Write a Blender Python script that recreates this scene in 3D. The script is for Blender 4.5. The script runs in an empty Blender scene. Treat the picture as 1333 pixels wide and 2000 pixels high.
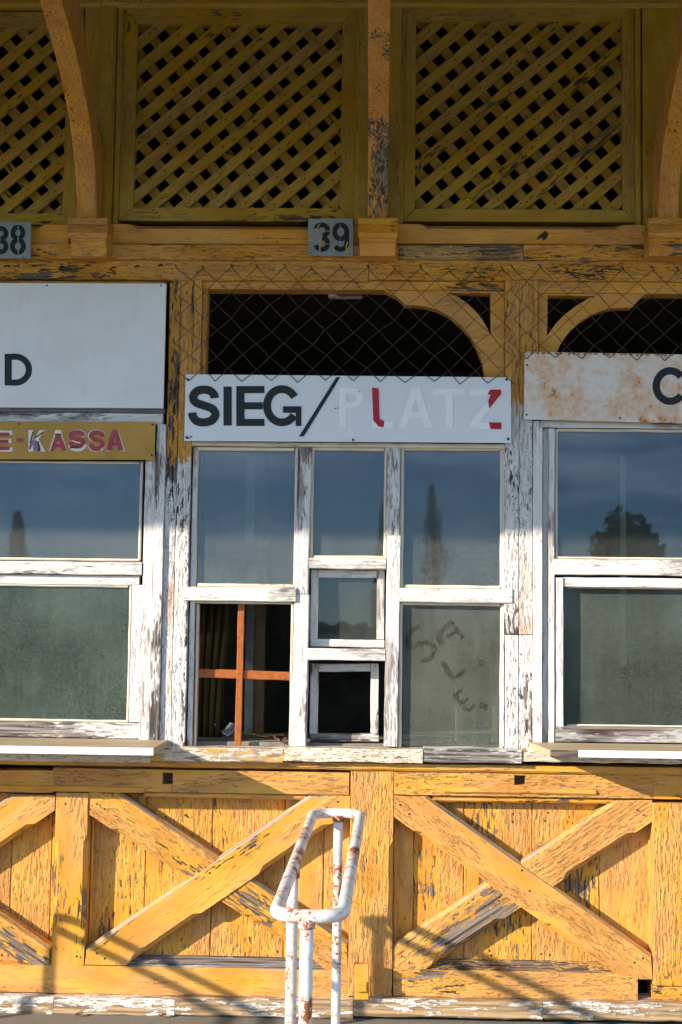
import bpy, bmesh, math, random
from mathutils import Vector, Matrix, noise as mnoise
random.seed(7)
S = bpy.context.scene
COL = S.collection

# ------------------------------------------------------------------ camera
PW, PH, FPX = 1333.0, 2000.0, 2750.0
DIST = 5.5
YAW, PITCH, ROLL = math.radians(1.62), math.radians(4.72), math.radians(0.73)
CAM = Vector((0.0, -DIST, 1.473))
_f = Vector((-math.sin(YAW)*math.cos(PITCH), math.cos(YAW)*math.cos(PITCH), math.sin(PITCH)))
_r = Vector((math.cos(YAW), math.sin(YAW), 0)); _u = _r.cross(_f)
_r2 = _r*math.cos(ROLL) + _u*math.sin(ROLL); _u2 = -_r*math.sin(ROLL) + _u*math.cos(ROLL)
cd = bpy.data.cameras.new('camera'); cam = bpy.data.objects.new('camera', cd); COL.objects.link(cam)
cd.sensor_fit = 'VERTICAL'; cd.sensor_height = 24.0; cd.lens = 24.0*FPX/PH
cd.clip_start = 0.05; cd.clip_end = 3000
m = Matrix((_r2, _u2, -_f)).transposed().to_4x4(); m.translation = CAM
cam.matrix_world = m
S.camera = cam

# ------------------------------------------------------------------ light
SUN_V = Vector((1.5, 1.0, -0.62))          # direction the light travels
W = bpy.data.worlds.new('World'); S.world = W; W.use_nodes = True
nt = W.node_tree; nt.nodes.clear()
wo = nt.nodes.new('ShaderNodeOutputWorld'); bg = nt.nodes.new('ShaderNodeBackground')
sky = nt.nodes.new('ShaderNodeTexSky'); sky.sky_type = 'NISHITA'; sky.sun_disc = False
to_sun = -SUN_V.normalized()
sky.sun_elevation = math.asin(to_sun.z)
sky.sun_rotation = math.atan2(to_sun.x, to_sun.y)
sky.air_density = 1.0; sky.dust_density = 0.15; sky.ozone_density = 5.0; sky.altitude = 1200
bg.inputs['Strength'].default_value = 0.15
# thin streaky clouds
tcw = nt.nodes.new('ShaderNodeTexCoord'); mpw = nt.nodes.new('ShaderNodeMapping')
mpw.inputs['Scale'].default_value = (3.0, 3.0, 14.0); mpw.inputs['Rotation'].default_value = (0.2, 0.1, 0.4)
nzw = nt.nodes.new('ShaderNodeTexNoise'); nzw.inputs['Scale'].default_value = 1.6; nzw.inputs['Detail'].default_value = 6
nzw.inputs['Roughness'].default_value = 0.55
crw = nt.nodes.new('ShaderNodeValToRGB')
crw.color_ramp.elements[0].position = 0.47; crw.color_ramp.elements[0].color = (0, 0, 0, 1)
crw.color_ramp.elements[1].position = 0.75; crw.color_ramp.elements[1].color = (0.55, 0.55, 0.55, 1)
mxw = nt.nodes.new('ShaderNodeMix'); mxw.data_type = 'RGBA'
mxw.inputs['B'].default_value = (15.0, 15.0, 15.6, 1)
L = nt.links
L.new(tcw.outputs['Generated'], mpw.inputs['Vector']); L.new(mpw.outputs['Vector'], nzw.inputs['Vector'])
L.new(nzw.outputs['Fac'], crw.inputs['Fac']); L.new(crw.outputs['Color'], mxw.inputs['Factor'])
L.new(sky.outputs['Color'], mxw.inputs['A']); L.new(mxw.outputs['Result'], bg.inputs['Color'])
L.new(bg.outputs['Background'], wo.inputs['Surface'])
sd = bpy.data.lights.new('sun', 'SUN'); sd.energy = 4.6; sd.angle = math.radians(0.53); sd.color = (1.0, 0.87, 0.71)
so = bpy.data.objects.new('sun', sd); COL.objects.link(so)
so.rotation_mode = 'QUATERNION'; so.rotation_quaternion = SUN_V.to_track_quat('-Z', 'Y'); so.location = (-8, -8, 8)
S.view_settings.view_transform = 'Standard'; S.view_settings.look = 'None'
S.cycles.max_bounces = 4; S.cycles.diffuse_bounces = 2; S.cycles.glossy_bounces = 2; S.cycles.transparent_max_bounces = 8
S.cycles.transmission_bounces = 2; S.cycles.use_adaptive_sampling = True; S.cycles.adaptive_threshold = 0.03
S.view_settings.exposure = 0.86; S.view_settings.gamma = 1.0

# ------------------------------------------------------------------ helpers
def at(px, py, Y=0.0):
    d = _f*FPX + _r2*(px-PW/2) - _u2*(py-PH/2)
    return CAM + d*((Y-CAM.y)/d.y)
WM = {}
def link(name, me, mat, parent=None, M=None, kind=None):
    o = bpy.data.objects.new(name, me); COL.objects.link(o)
    M = M if M is not None else Matrix.Identity(4)
    WM[o] = M
    if parent is not None:
        o.parent = parent; o.matrix_parent_inverse = WM[parent].inverted()
    o.matrix_basis = M
    if mat is not None and me is not None and not me.materials: me.materials.append(mat)
    if kind: o['kind'] = kind
    return o
def tag(o, label=None, cat=None, group=None, kind=None):
    if label: o['label'] = label
    if cat: o['category'] = cat
    if group: o['group'] = group
    if kind: o['kind'] = kind
    return o
def empty(name, loc=(0, 0, 0)):
    return link(name, None, None, None, Matrix.Translation(Vector(loc)))
def mesh(name, v, f, smooth=False):
    me = bpy.data.meshes.new(name); me.from_pydata([tuple(p) for p in v], [], f); me.update()
    if smooth:
        for p in me.polygons: p.use_smooth = True
    return me

def beam(name, a, b, h, yf, yb, mat, parent=None, ch=None, stops=None, jit=0.0010, e=0.0025, step=0.06):
    """timber with long axis a->b (points in X,Z), height h, front face at yf, back at yb.
    ch = {'ft':c,'fb':c} stop chamfers of the front-top / front-bottom arris over `stops` (fractions)."""
    a = Vector((a[0], a[1])); b = Vector((b[0], b[1])); d = b-a; Ln = d.length
    phi = math.atan2(d.y, d.x); c = (a+b)/2; dep = yb-yf
    M = Matrix.Translation((c.x, yf, c.y)) @ Matrix.Rotation(-phi, 4, 'Y')
    ch = ch or {}; stops = stops or [(0.1, 0.9)]
    n = max(2, min(40, int(Ln/step)+1))
    st = [i/(n-1) for i in range(n)]
    tr = min(0.03, Ln*0.05)/Ln
    if ch:
        for s0, s1 in stops: st += [s0, s0+tr, s1-tr, s1]
    st = sorted(set(round(s, 5) for s in st))
    def amt(s):
        k = 0.0
        for s0, s1 in stops:
            if s0 < s < s1: k = max(k, min(1, (s-s0)/tr, (s1-s)/tr))
        return k
    V = []; F = []
    h2 = h/2; R = random.random
    J = lambda: (R()-0.5)*2*jit
    for s in st:
        x = (s-0.5)*Ln; k = amt(s) if ch else 0
        cf_b = max(e, ch.get('fb', 0)*k); cf_t = max(e, ch.get('ft', 0)*k)
        cf_bd = max(e, ch.get('fbd', ch.get('fb', 0))*k); cf_td = max(e, ch.get('ftd', ch.get('ft', 0))*k)
        jz0, jz1, jy = J(), J(), J()*0.5
        V += [(x, cf_bd+jy, -h2+jz0), (x, jy, -h2+cf_b+jz0+J()*.5), (x, jy, h2-cf_t+jz1+J()*.5), (x, cf_td+jy, h2+jz1), (x, dep, h2+jz1), (x, dep, -h2+jz0)]
    m_ = 6
    for i in range(len(st)-1):
        for j in range(m_):
            j2 = (j+1) % m_
            F.append((i*m_+j, i*m_+j2, (i+1)*m_+j2, (i+1)*m_+j))
    F.append(tuple(range(m_-1, -1, -1))); q = (len(st)-1)*m_; F.append(tuple(q+j for j in range(m_)))
    return link(name, mesh(name, V, F), mat, parent, M)

def hv(name, px0, py0, px1, py1, yf, yb, mat, parent=None, tilt=0, **k):
    """axis-aligned timber from its rectangle on the front plane; long side decides the grain"""
    cl = lambda x: min(max(x, 0.0), PW)
    xm = (cl(px0)+cl(px1))/2; ym = (py0+py1)/2
    x0, x1 = at(px0, ym, yf).x, at(px1, ym, yf).x; z1, z0 = at(xm, py0, yf).z, at(xm, py1, yf).z
    if x1-x0 >= z1-z0:
        return beam(name, (x0, (z0+z1)/2-tilt), (x1, (z0+z1)/2+tilt), z1-z0, yf, yb, mat, parent, **k)
    return beam(name, ((x0+x1)/2+tilt, z0), ((x0+x1)/2-tilt, z1), x1-x0, yf, yb, mat, parent, **k)

def prism(name, pts, y0, y1, mat, parent=None, phi=0.0, org=None):
    """flat polygon (X,Z world) with thickness y0..y1; phi = grain direction"""
    n = len(pts)
    cx = sum(p[0] for p in pts)/n; cz = sum(p[1] for p in pts)/n
    if org: cx, cz = org
    M = Matrix.Translation((cx, y0, cz)) @ Matrix.Rotation(-phi, 4, 'Y')
    c, s = math.cos(phi), math.sin(phi)
    loc = [((p[0]-cx)*c+(p[1]-cz)*s, -(p[0]-cx)*s+(p[1]-cz)*c) for p in pts]
    ar = sum(loc[i][0]*loc[(i+1) % n][1]-loc[(i+1) % n][0]*loc[i][1] for i in range(n))
    if ar < 0: loc.reverse()
    d = y1-y0
    V = [(x, 0, z) for x, z in loc]+[(x, d, z) for x, z in loc]
    F = [tuple(range(n)), tuple(range(2*n-1, n-1, -1))]
    for i in range(n):
        j = (i+1) % n; F.append((i, i+n, j+n, j))
    return link(name, mesh(name, V, F), mat, parent, M)

def holed(name, outer, holes, y0, y1, mat, parent=None):
    """polygon with holes, via a filled 2D curve"""
    cu = bpy.data.curves.new('t', 'CURVE'); cu.dimensions = '2D'; cu.fill_mode = 'BOTH'
    cx = sum(p[0] for p in outer)/len(outer); cz = sum(p[1] for p in outer)/len(outer)
    for pl in [outer]+holes:
        sp = cu.splines.new('POLY'); sp.points.add(len(pl)-1); sp.use_cyclic_u = True
        for i, p in enumerate(pl): sp.points[i].co = (p[0]-cx, p[1]-cz, 0, 1)
    cu.extrude = (y1-y0)/2
    ob = bpy.data.objects.new('t', cu); me = bpy.data.meshes.new_from_object(ob)
    bpy.data.objects.remove(ob); bpy.data.curves.remove(cu)
    me.transform(Matrix.Rotation(math.pi/2, 4, 'X'))
    me.transform(Matrix.Translation((0, (y1-y0)/2, 0)))
    me.name = name; me.materials.clear()
    return link(name, me, mat, parent, Matrix.Translation((cx, y0, cz)))

def sweep(pts, r, seg=10, closed=False, r2=None):
    """tube along points; returns verts, faces"""
    V = []; F = []; n = len(pts); pts = [Vector(p) for p in pts]
    up = None
    for i, p in enumerate(pts):
        if closed: t = (pts[(i+1) % n]-pts[i-1])
        else: t = pts[min(i+1, n-1)]-pts[max(i-1, 0)]
        t.normalize()
        if up is None:
            up = Vector((0, 0, 1)) if abs(t.z) < 0.9 else Vector((1, 0, 0))
        sx = t.cross(up).normalized(); up = sx.cross(t).normalized()
        for k in range(seg):
            a = 2*math.pi*k/seg
            V.append(p+sx*(math.cos(a)*r)+up*(math.sin(a)*r))
    for i in range(n if closed else n-1):
        j = (i+1) % n
        for k in range(seg):
            k2 = (k+1) % seg
            F.append((i*seg+k, i*seg+k2, j*seg+k2, j*seg+k))
    if not closed:
        F.append(tuple(range(seg-1, -1, -1))); F.append(tuple((n-1)*seg+k for k in range(seg)))
    return V, F

def crom(P, n=8, closed=False):
    out = []; N = len(P)
    for i in range(N if closed else N-1):
        p0, p1, p2, p3 = (P[(i-1) % N] if closed or i > 0 else P[0]), P[i], P[(i+1) % N], (P[(i+2) % N] if closed or i+2 < N else P[-1])
        for k in range(n):
            t = k/n
            out.append(tuple(0.5*((2*b)+(c-a)*t+(2*a-5*b+4*c-d)*t*t+(-a+3*b-3*c+d)*t**3) for a, b, c, d in zip(p0, p1, p2, p3)))
    if not closed: out.append(tuple(P[-1]))
    return out

# ------------------------------------------------------------------ materials
def N(nt, t, **k):
    n = nt.nodes.new(t)
    for a, v in k.items(): setattr(n, a, v)
    return n
def newmat(name):
    m = bpy.data.materials.new(name); m.use_nodes = True; nt = m.node_tree; nt.nodes.clear()
    out = nt.nodes.new('ShaderNodeOutputMaterial'); b = nt.nodes.new('ShaderNodeBsdfPrincipled')
    nt.links.new(b.outputs[0], out.inputs[0])
    return m, nt, b, out
class G:
    """small node-graph helper"""
    def __init__(s, nt): s.nt = nt
    def lk(s, v, sock):
        if hasattr(v, 'is_output') or isinstance(v, bpy.types.NodeSocket): s.nt.links.new(v, sock)
        else: sock.default_value = v
    def math(s, op, a, b=0.0, c=None, clamp=False):
        n = N(s.nt, 'ShaderNodeMath', operation=op); n.use_clamp = clamp
        s.lk(a, n.inputs[0]); s.lk(b, n.inputs[1])
        if c is not None: s.lk(c, n.inputs[2])
        return n.outputs[0]
    def coords(s, rand=True):
        tc = N(s.nt, 'ShaderNodeTexCoord')
        if not rand: return tc.outputs['Object']
        oi = N(s.nt, 'ShaderNodeObjectInfo')
        r = s.math('MULTIPLY', oi.outputs['Random'], 57.0)
        v = N(s.nt, 'ShaderNodeVectorMath', operation='ADD')
        s.lk(tc.outputs['Object'], v.inputs[0]); s.lk(r, v.inputs[1])
        return v.outputs[0]
    def scale(s, v, sc):
        n = N(s.nt, 'ShaderNodeVectorMath', operation='MULTIPLY'); s.lk(v, n.inputs[0]); n.inputs[1].default_value = sc
        return n.outputs[0]
    def noise(s, v, scale=1.0, detail=4, rough=0.55, dist=0.0):
        n = N(s.nt, 'ShaderNodeTexNoise'); s.lk(v, n.inputs['Vector'])
        n.inputs['Scale'].default_value = scale; n.inputs['Detail'].default_value = detail
        n.inputs['Roughness'].default_value = rough; n.inputs['Distortion'].default_value = dist
        return n.outputs['Fac']
    def step(s, v, lo, hi, a=0.0, b=1.0):
        n = N(s.nt, 'ShaderNodeMapRange'); n.interpolation_type = 'SMOOTHSTEP'
        s.lk(v, n.inputs['Value']); s.lk(lo, n.inputs['From Min']); s.lk(hi, n.inputs['From Max'])
        n.inputs['To Min'].default_value = a; n.inputs['To Max'].default_value = b
        return n.outputs['Result']
    def mix(s, f, a, b):
        n = N(s.nt, 'ShaderNodeMix', data_type='RGBA'); s.lk(f, n.inputs['Factor'])
        for v, k in ((a, 'A'), (b, 'B')):
            if isinstance(v, tuple): n.inputs[k].default_value = (*v[:3], 1)
            else: s.lk(v, n.inputs[k])
        return n.outputs['Result']
    def ramp(s, f, stops):
        n = N(s.nt, 'ShaderNodeValToRGB'); s.lk(f, n.inputs[0]); e = n.color_ramp.elements
        while len(e) < len(stops): e.new(0.5)
        for q, (p, c) in zip(e, stops): q.position = p; q.color = (*c, 1) if len(c) == 3 else c
        return n.outputs[0]
    def bump(s, h, dist, strength=1.0, nrm=None):
        n = N(s.nt, 'ShaderNodeBump'); n.inputs['Distance'].default_value = dist; n.inputs['Strength'].default_value = strength
        s.lk(h, n.inputs['Height'])
        if nrm is not None: s.lk(nrm, n.inputs['Normal'])
        return n.outputs[0]

def mul(c, k): return tuple(x*k for x in c)
YEL = None
def paint(name, col, wood=(0.215, 0.155, 0.105), wood_dark=(0.055, 0.04, 0.03), peel=0.38, crack=0.5, bump=0.003,
          fs=1.0, var=0.16, tone=None, rough=0.55, under=None, grainy=0.25, streak=False, col2=None, soft=0.008, gd=0.30):
    """old flaking paint on timber; local X is the grain.  tone=(col2, x0): paint is that colour below local x0.
    under = colour of an older paint layer that shows in places"""
    m, nt, b, out = newmat(name); g = G(nt)
    v = g.coords()
    big = g.noise(g.scale(v, (2.1, 6.5, 6.5)), 1.0, 2, 0.5)
    sc = (21*fs, 115*fs, 115*fs) if streak else (19*fs, 95*fs, 95*fs)
    pe = g.noise(g.scale(v, sc), 1.0, 3, 0.64, 0.0)
    kp = 0.33 if streak else 0.44
    pv = g.math('ADD', g.math('MULTIPLY', pe, kp), g.math('MULTIPLY', big, 1-kp))
    bare = g.step(pv, peel+soft, peel-soft)                       # 1 = paint gone
    act = g.step(big, 0.64-0.36*crack, 0.76-0.36*crack)           # where the coat is lifting
    saw = g.math('FRACT', g.math('MULTIPLY', pe, 3.4))            # curled flakes: slow rise, sudden edge
    line = g.math('MULTIPLY', g.step(saw, 0.16, 0.04), act)
    grain = g.noise(g.scale(v, (3.5, 105, 105)), 1.0, 2, 0.6, 0.0)
    # colours
    pc = (*col, 1)
    if tone:
        sx = N(nt, 'ShaderNodeSeparateXYZ'); g.lk(g.coords(False), sx.inputs[0])
        e_ = g.math('ADD', sx.outputs[0], g.math('MULTIPLY', g.math('SUBTRACT', pe, 0.5), 0.30))
        tf = g.step(e_, tone[1]-0.012, tone[1]+0.012)
        pc = g.mix(tf, tone[0], col)
    blot = g.noise(g.scale(v, (5, 11, 11)), 1.0, 3, 0.65)
    hsv = N(nt, 'ShaderNodeHueSaturation'); g.lk(pc, hsv.inputs['Color'])
    g.lk(g.step(blot, 0.25, 0.75, 1-var, 1+var), hsv.inputs['Value'])
    g.lk(g.step(big, 0.3, 0.7, 1.04, 0.90), hsv.inputs['Saturation'])
    g.lk(g.step(blot, 0.3, 0.7, 0.494, 0.506), hsv.inputs['Hue'])
    pcol = hsv.outputs['Color']
    if col == YEL: pcol = g.mix(g.step(g.math('ADD', big, g.math('MULTIPLY', blot, .5)), 0.78, 0.95, 0, .55), pcol, (0.50, 0.19, 0.022))
    dirt = g.step(grain, 0.50, 0.72, 0.0, gd)
    pcol = g.mix(dirt, pcol, g.mix(0.6, pcol, wood))
    pcol = g.mix(g.math('MULTIPLY', line, 0.92), pcol, mul(wood, 0.5))
    split = g.step(g.math('ABSOLUTE', g.math('SUBTRACT', grain, 0.5)), 0.02, 0.006)
    split = g.math('MULTIPLY', split, g.step(blot, 0.46, 0.58))
    pcol = g.mix(g.math('MULTIPLY', split, 0.6), pcol, mul(wood, 0.45))
    wc = g.mix(g.step(grain, 0.36, 0.64), wood_dark, mul(wood, 1.15))
    if under:
        wc = g.mix(g.step(blot, 0.47, 0.56), wc, under)
    c = g.mix(bare, pcol, wc)
    g.lk(c, b.inputs['Base Color'])
    g.lk(g.mix(bare, (rough,)*3, (0.85,)*3), b.inputs['Roughness'])
    b.inputs['Specular IOR Level'].default_value = 0.25
    inv = g.math('SUBTRACT', 1.0, bare)
    hp = g.math('ADD', 0.5, g.math('MULTIPLY', saw, g.math('ADD', g.math('MULTIPLY', act, 0.75), 0.05)))
    h = g.math('ADD', g.math('MULTIPLY', inv, hp), g.math('MULTIPLY', grain, grainy))
    g.lk(g.bump(h, bump), b.inputs['Normal'])
    return m

YEL = (0.68, 0.325, 0.050); WHT = (0.70, 0.685, 0.65)
GREYW = (0.23, 0.185, 0.145)
M_YEL = paint('yellow_paint', YEL, peel=0.38, crack=0.45, bump=0.0036)
M_YELF = paint('yellow_paint_flaking', YEL, peel=0.40, crack=0.8, bump=0.0045)
M_YELS = paint('yellow_paint_sound', YEL, peel=0.345, crack=0.3, bump=0.0026)
M_YELW = paint('yellow_paint_weathered', YEL, wood=GREYW, peel=0.45, crack=0.75, bump=0.0034)
M_LAT = paint('olive_yellow_paint', (0.43, 0.275, 0.03), wood=(0.12, 0.09, 0.05), peel=0.37, crack=0.45, bump=0.0026)  # lattice storey: darker, greener tone than the other yellow timber
M_LATW = paint('olive_yellow_paint_worn', (0.43, 0.275, 0.03), wood=(0.15, 0.12, 0.07), peel=0.43, crack=0.7, bump=0.003)
M_BEAM = paint('yellow_beam_cracked', YEL, wood=(0.13, 0.10, 0.075), peel=0.40, crack=1.0, bump=0.0045)
M_WHT = paint('white_paint', WHT, wood=(0.40, 0.365, 0.335), wood_dark=(0.17, 0.15, 0.14), peel=0.44, crack=0.3, bump=0.0024, var=0.08, grainy=0.6, streak=True, soft=0.045, gd=0.6)
M_WHTW = paint('white_paint_worn', WHT, wood=(0.27, 0.24, 0.22), wood_dark=(0.06, 0.052, 0.05), peel=0.478, crack=0.3, bump=0.0024, var=0.1, fs=0.9, grainy=0.6, streak=True, soft=0.04, gd=0.7)
M_POST = paint('post_paint', YEL, wood=(0.13, 0.11, 0.10), wood_dark=(0.03, 0.026, 0.026), peel=0.425, crack=0.95, bump=0.004, tone=(WHT, 0.20))
M_POSTW = paint('post_white_paint', WHT, wood=(0.20, 0.17, 0.15), wood_dark=(0.05, 0.042, 0.04), peel=0.425, crack=0.95, bump=0.004, var=0.08)
M_CREAM = paint('cream_putty', (0.72, 0.63, 0.48), wood=(0.35, 0.3, 0.23), peel=0.33, crack=0.2, bump=0.0015, var=0.1)
M_SILL = paint('sill_paint', (0.70, 0.62, 0.49), wood=(0.36, 0.28, 0.19), wood_dark=(0.16, 0.12, 0.08), peel=0.45, crack=0.7, under=(0.62, 0.34, 0.07), bump=0.003)
M_PLIN = paint('plinth_paint', (0.72, 0.68, 0.60), wood=(0.42, 0.29, 0.155), wood_dark=(0.22, 0.15, 0.085), peel=0.525, crack=0.5, bump=0.004, fs=.7)
M_WORN = paint('worn_arris', (0.66, 0.34, 0.07), wood=(0.40, 0.33, 0.26), wood_dark=(0.20, 0.17, 0.14), peel=0.50, crack=0.3, bump=0.003, soft=.03)
M_GREYB = paint('bare_grey_wood', (0.46, 0.44, 0.42), wood=(0.22, 0.20, 0.19), peel=0.50, crack=0.3, bump=0.002, streak=True, soft=.03)
M_LEDGE = paint('ledge_top_paint', (0.46, 0.36, 0.22), wood=(0.30, 0.22, 0.14), peel=0.32, crack=0.1, bump=0.001, var=0.15)
M_ROT = paint('rotten_wood', (0.50, 0.29, 0.08), wood=(0.17, 0.135, 0.105), peel=0.51, crack=0.6, bump=0.004)

def simple(name, col, rough=0.6, var=0.15, sc=20, bump=0.0, metal=0.0, spec=0.3, detail=5):
    m, nt, b, out = newmat(name); g = G(nt); v = g.coords()
    n = g.noise(v, sc, detail, 0.6)
    g.lk(g.mix(g.step(n, 0.3, 0.7), mul(col, 1-var), mul(col, 1+var)), b.inputs['Base Color'])
    b.inputs['Roughness'].default_value = rough; b.inputs['Metallic'].default_value = metal
    b.inputs['Specular IOR Level'].default_value = spec
    if bump: g.lk(g.bump(n, bump), b.inputs['Normal'])
    return m
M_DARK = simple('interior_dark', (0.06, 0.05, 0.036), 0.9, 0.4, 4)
M_INWOOD = paint('interior_wood', (0.16, 0.10, 0.035), peel=0.4, crack=0.3)
M_WIRE = simple('galvanised_wire', (0.075, 0.062, 0.042), 0.55, 0.35, 60, metal=0.4)
M_NAIL = simple('nail_head', (0.03, 0.025, 0.02), 0.6)
M_BLACK = simple('black_vinyl', (0.012, 0.013, 0.014), 0.45, 0.2, 30)
M_RED = simple('red_vinyl', (0.42, 0.018, 0.025), 0.45, 0.18, 30)
M_REDF = simple('faded_red_vinyl', (0.40, 0.055, 0.07), 0.5, 0.2, 30)
M_PURP = simple('faded_purple_vinyl', (0.30, 0.16, 0.27), 0.5, 0.2, 30)
M_PEEL = simple('white_vinyl_backing', (0.80, 0.77, 0.70), 0.5, 0.06, 30)
M_GHOST = simple('pale_letter_ghost', (0.90, 0.91, 0.915), 0.4, 0.03, 30)
M_CONC = simple('leaf_brown', (0.20, 0.07, 0.025), 0.8, 0.4, 60)
M_ROOFU = simple('roof_boarding', (0.09, 0.055, 0.02), 0.8, 0.25, 6)
M_CARD = simple('dusty_board', (0.24, 0.215, 0.17), 0.9, 0.2, 15)
M_EDGE = simple('white_edge_strip', (0.78, 0.77, 0.75), 0.45, 0.05, 15)
M_GREYBAND = simple('dark_grey_board', (0.13, 0.14, 0.145), 0.7, 0.25, 25)

def sign_mat(name, col, dirt=(0.5, 0.48, 0.42), amt=0.35, rough=0.42):
    m, nt, b, out = newmat(name); g = G(nt); v = g.coords()
    n1 = g.noise(v, 5, 6, 0.65); n2 = g.noise(g.scale(v, (26, 26, 5)), 1.0, 5, 0.6); n3 = g.noise(v, 180, 2, 0.6)
    f = g.math('MULTIPLY', g.step(n1, 0.38, 0.72), amt)
    c = g.mix(f, col, dirt)
    c = g.mix(g.math('MULTIPLY', g.step(n2, 0.56, 0.75), 0.25*amt*2), c, mul(dirt, 0.6))
    c = g.mix(g.step(n3, 0.71, 0.76, 0, 0.5), c, mul(dirt, 0.35))
    g.lk(c, b.inputs['Base Color']); b.inputs['Roughness'].default_value = rough
    b.inputs['Specular IOR Level'].default_value = 0.35
    n4 = g.noise(v, 2.5, 2, 0.5); g.lk(g.bump(n4, 0.01), b.inputs['Normal'])
    return m
M_SIGNW = sign_mat('white_sign_sheet', (0.78, 0.81, 0.84), amt=0.12)
M_SIGNB = sign_mat("white_sign_board_grimy", (0.80, 0.83, 0.84), (0.55, 0.54, 0.50), amt=0.25, rough=0.6)
M_OCHRE = sign_mat('ochre_sign_sheet', (0.50, 0.285, 0.032), (0.30, 0.165, 0.02), amt=0.5)
M_PLATE = sign_mat('grey_number_plate', (0.27, 0.32, 0.335), (0.17, 0.18, 0.17), amt=0.6, rough=0.5)

def rusty(name, base, rust=(0.36, 0.12, 0.025), dark=(0.13, 0.04, 0.015), lo=0.52, sc=9, bump=0.001, soft=(0.055, 0.03, 0.42), hard=0.022):
    m, nt, b, out = newmat(name); g = G(nt); v = g.coords()
    n1 = g.noise(v, sc, 7, 0.68, 0.3); n2 = g.noise(v, sc*9, 4, 0.6); n3 = g.noise(v, sc*0.35, 2, 0.5)
    q = g.math('ADD', g.math('MULTIPLY', n1, 0.55), g.math('MULTIPLY', n2, 0.25)); q = g.math('ADD', q, g.math('MULTIPLY', n3, 0.20))
    st = g.step(q, lo-soft[0], lo+soft[1], 0, soft[2])                    # stain
    hd = g.step(q, lo+hard, lo+hard+0.023)
    c = g.mix(st, base, mul(rust, 1.5)); c = g.mix(hd, c, g.mix(g.step(n2, 0.35, 0.65), dark, rust))
    g.lk(c, b.inputs['Base Color']); g.lk(g.mix(hd, (0.4,)*3, (0.85,)*3), b.inputs['Roughness'])
    b.inputs['Specular IOR Level'].default_value = 0.35
    g.lk(g.bump(g.math('ADD', g.math('MULTIPLY', hd, -0.6), g.math('MULTIPLY', n2, 0.5)), bump), b.inputs['Normal'])
    return m
M_PIPE = rusty('white_pipe_paint', (0.70, 0.68, 0.64), lo=0.522, sc=13)
M_WELD = rusty('rusty_weld', (0.66, 0.62, 0.56), lo=0.47, sc=22)
M_RSIGN = rusty('rust_stained_enamel', (0.74, 0.71, 0.64), rust=(0.45, 0.20, 0.045), dark=(0.34, 0.12, 0.02), lo=0.535, sc=5, bump=0.0004, soft=(0.10, 0.06, 0.75), hard=0.035)
M_BAR = rusty('rusted_bar', (0.30, 0.085, 0.02), rust=(0.40, 0.12, 0.02), dark=(0.16, 0.05, 0.015), lo=0.50, sc=25)

def glass(name, dust, dcol=(0.50, 0.52, 0.46), refl=0.75, tint=(0.62, 0.68, 0.64), rough=0.012, sc=1.0):
    m, nt, b, out = newmat(name); nt.nodes.remove(b); g = G(nt); v = g.coords()
    tr = N(nt, 'ShaderNodeBsdfTransparent'); tr.inputs[0].default_value = (*tint, 1)
    gl = N(nt, 'ShaderNodeBsdfGlossy'); gl.inputs['Roughness'].default_value = rough; gl.inputs['Color'].default_value = (0.62, 0.76, 0.98, 1)
    df = N(nt, 'ShaderNodeBsdfDiffuse'); df.inputs['Color'].default_value = (*dcol, 1)
    fr = N(nt, 'ShaderNodeFresnel'); fr.inputs['IOR'].default_value = 1.5
    m1 = N(nt, 'ShaderNodeMixShader'); m2 = N(nt, 'ShaderNodeMixShader')
    g.lk(g.math('MULTIPLY', fr.outputs[0], refl, clamp=True), m1.inputs[0])
    g.lk(tr.outputs[0], m1.inputs[1]); g.lk(gl.outputs[0], m1.inputs[2])
    n1 = g.noise(v, 3.2*sc, 5, 0.62); n2 = g.noise(g.scale(v, (36, 36, 3.5)), 1.0, 4, 0.6); n3 = g.noise(v, 120, 4, 0.7)
    f = g.math('ADD', g.math('MULTIPLY', g.step(n1, 0.3, 0.7), 0.45), g.math('MULTIPLY', g.step(n2, 0.3, 0.75), 0.2))
    f = g.math('ADD', f, g.step(n3, 0.3, 0.72, 0.0, 0.65)); f = g.math('ADD', f, 0.30)
    f = g.math('MULTIPLY', f, dust, clamp=True)
    sp = g.step(n3, 0.74, 0.78, 0, 0.35)
    g.lk(g.math('ADD', f, sp, clamp=True), m2.inputs[0]); g.lk(m1.outputs[0], m2.inputs[1]); g.lk(df.outputs[0], m2.inputs[2])
    nn = g.noise(v, 1.4, 1, 0.4); g.lk(g.bump(nn, 0.0025), gl.inputs['Normal'])
    nt.links.new(m2.outputs[0], out.inputs[0])
    return m
M_G1 = glass('dusty_glass', 0.12, refl=1.3, rough=0.02)
M_G2 = glass('grimy_green_glass', 0.155, dcol=(0.34, 0.43, 0.36), rough=0.09, refl=.6)
M_G3 = glass('very_dusty_glass', 0.17, dcol=(0.43, 0.46, 0.38), rough=0.09, refl=.6)
M_G4 = glass('dark_old_glass', 0.085, dcol=(0.42, 0.47, 0.42), refl=1.25)
M_G5 = glass('dark_grimy_glass', 0.15, dcol=(0.34, 0.40, 0.34), rough=0.07, refl=.6)

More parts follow.
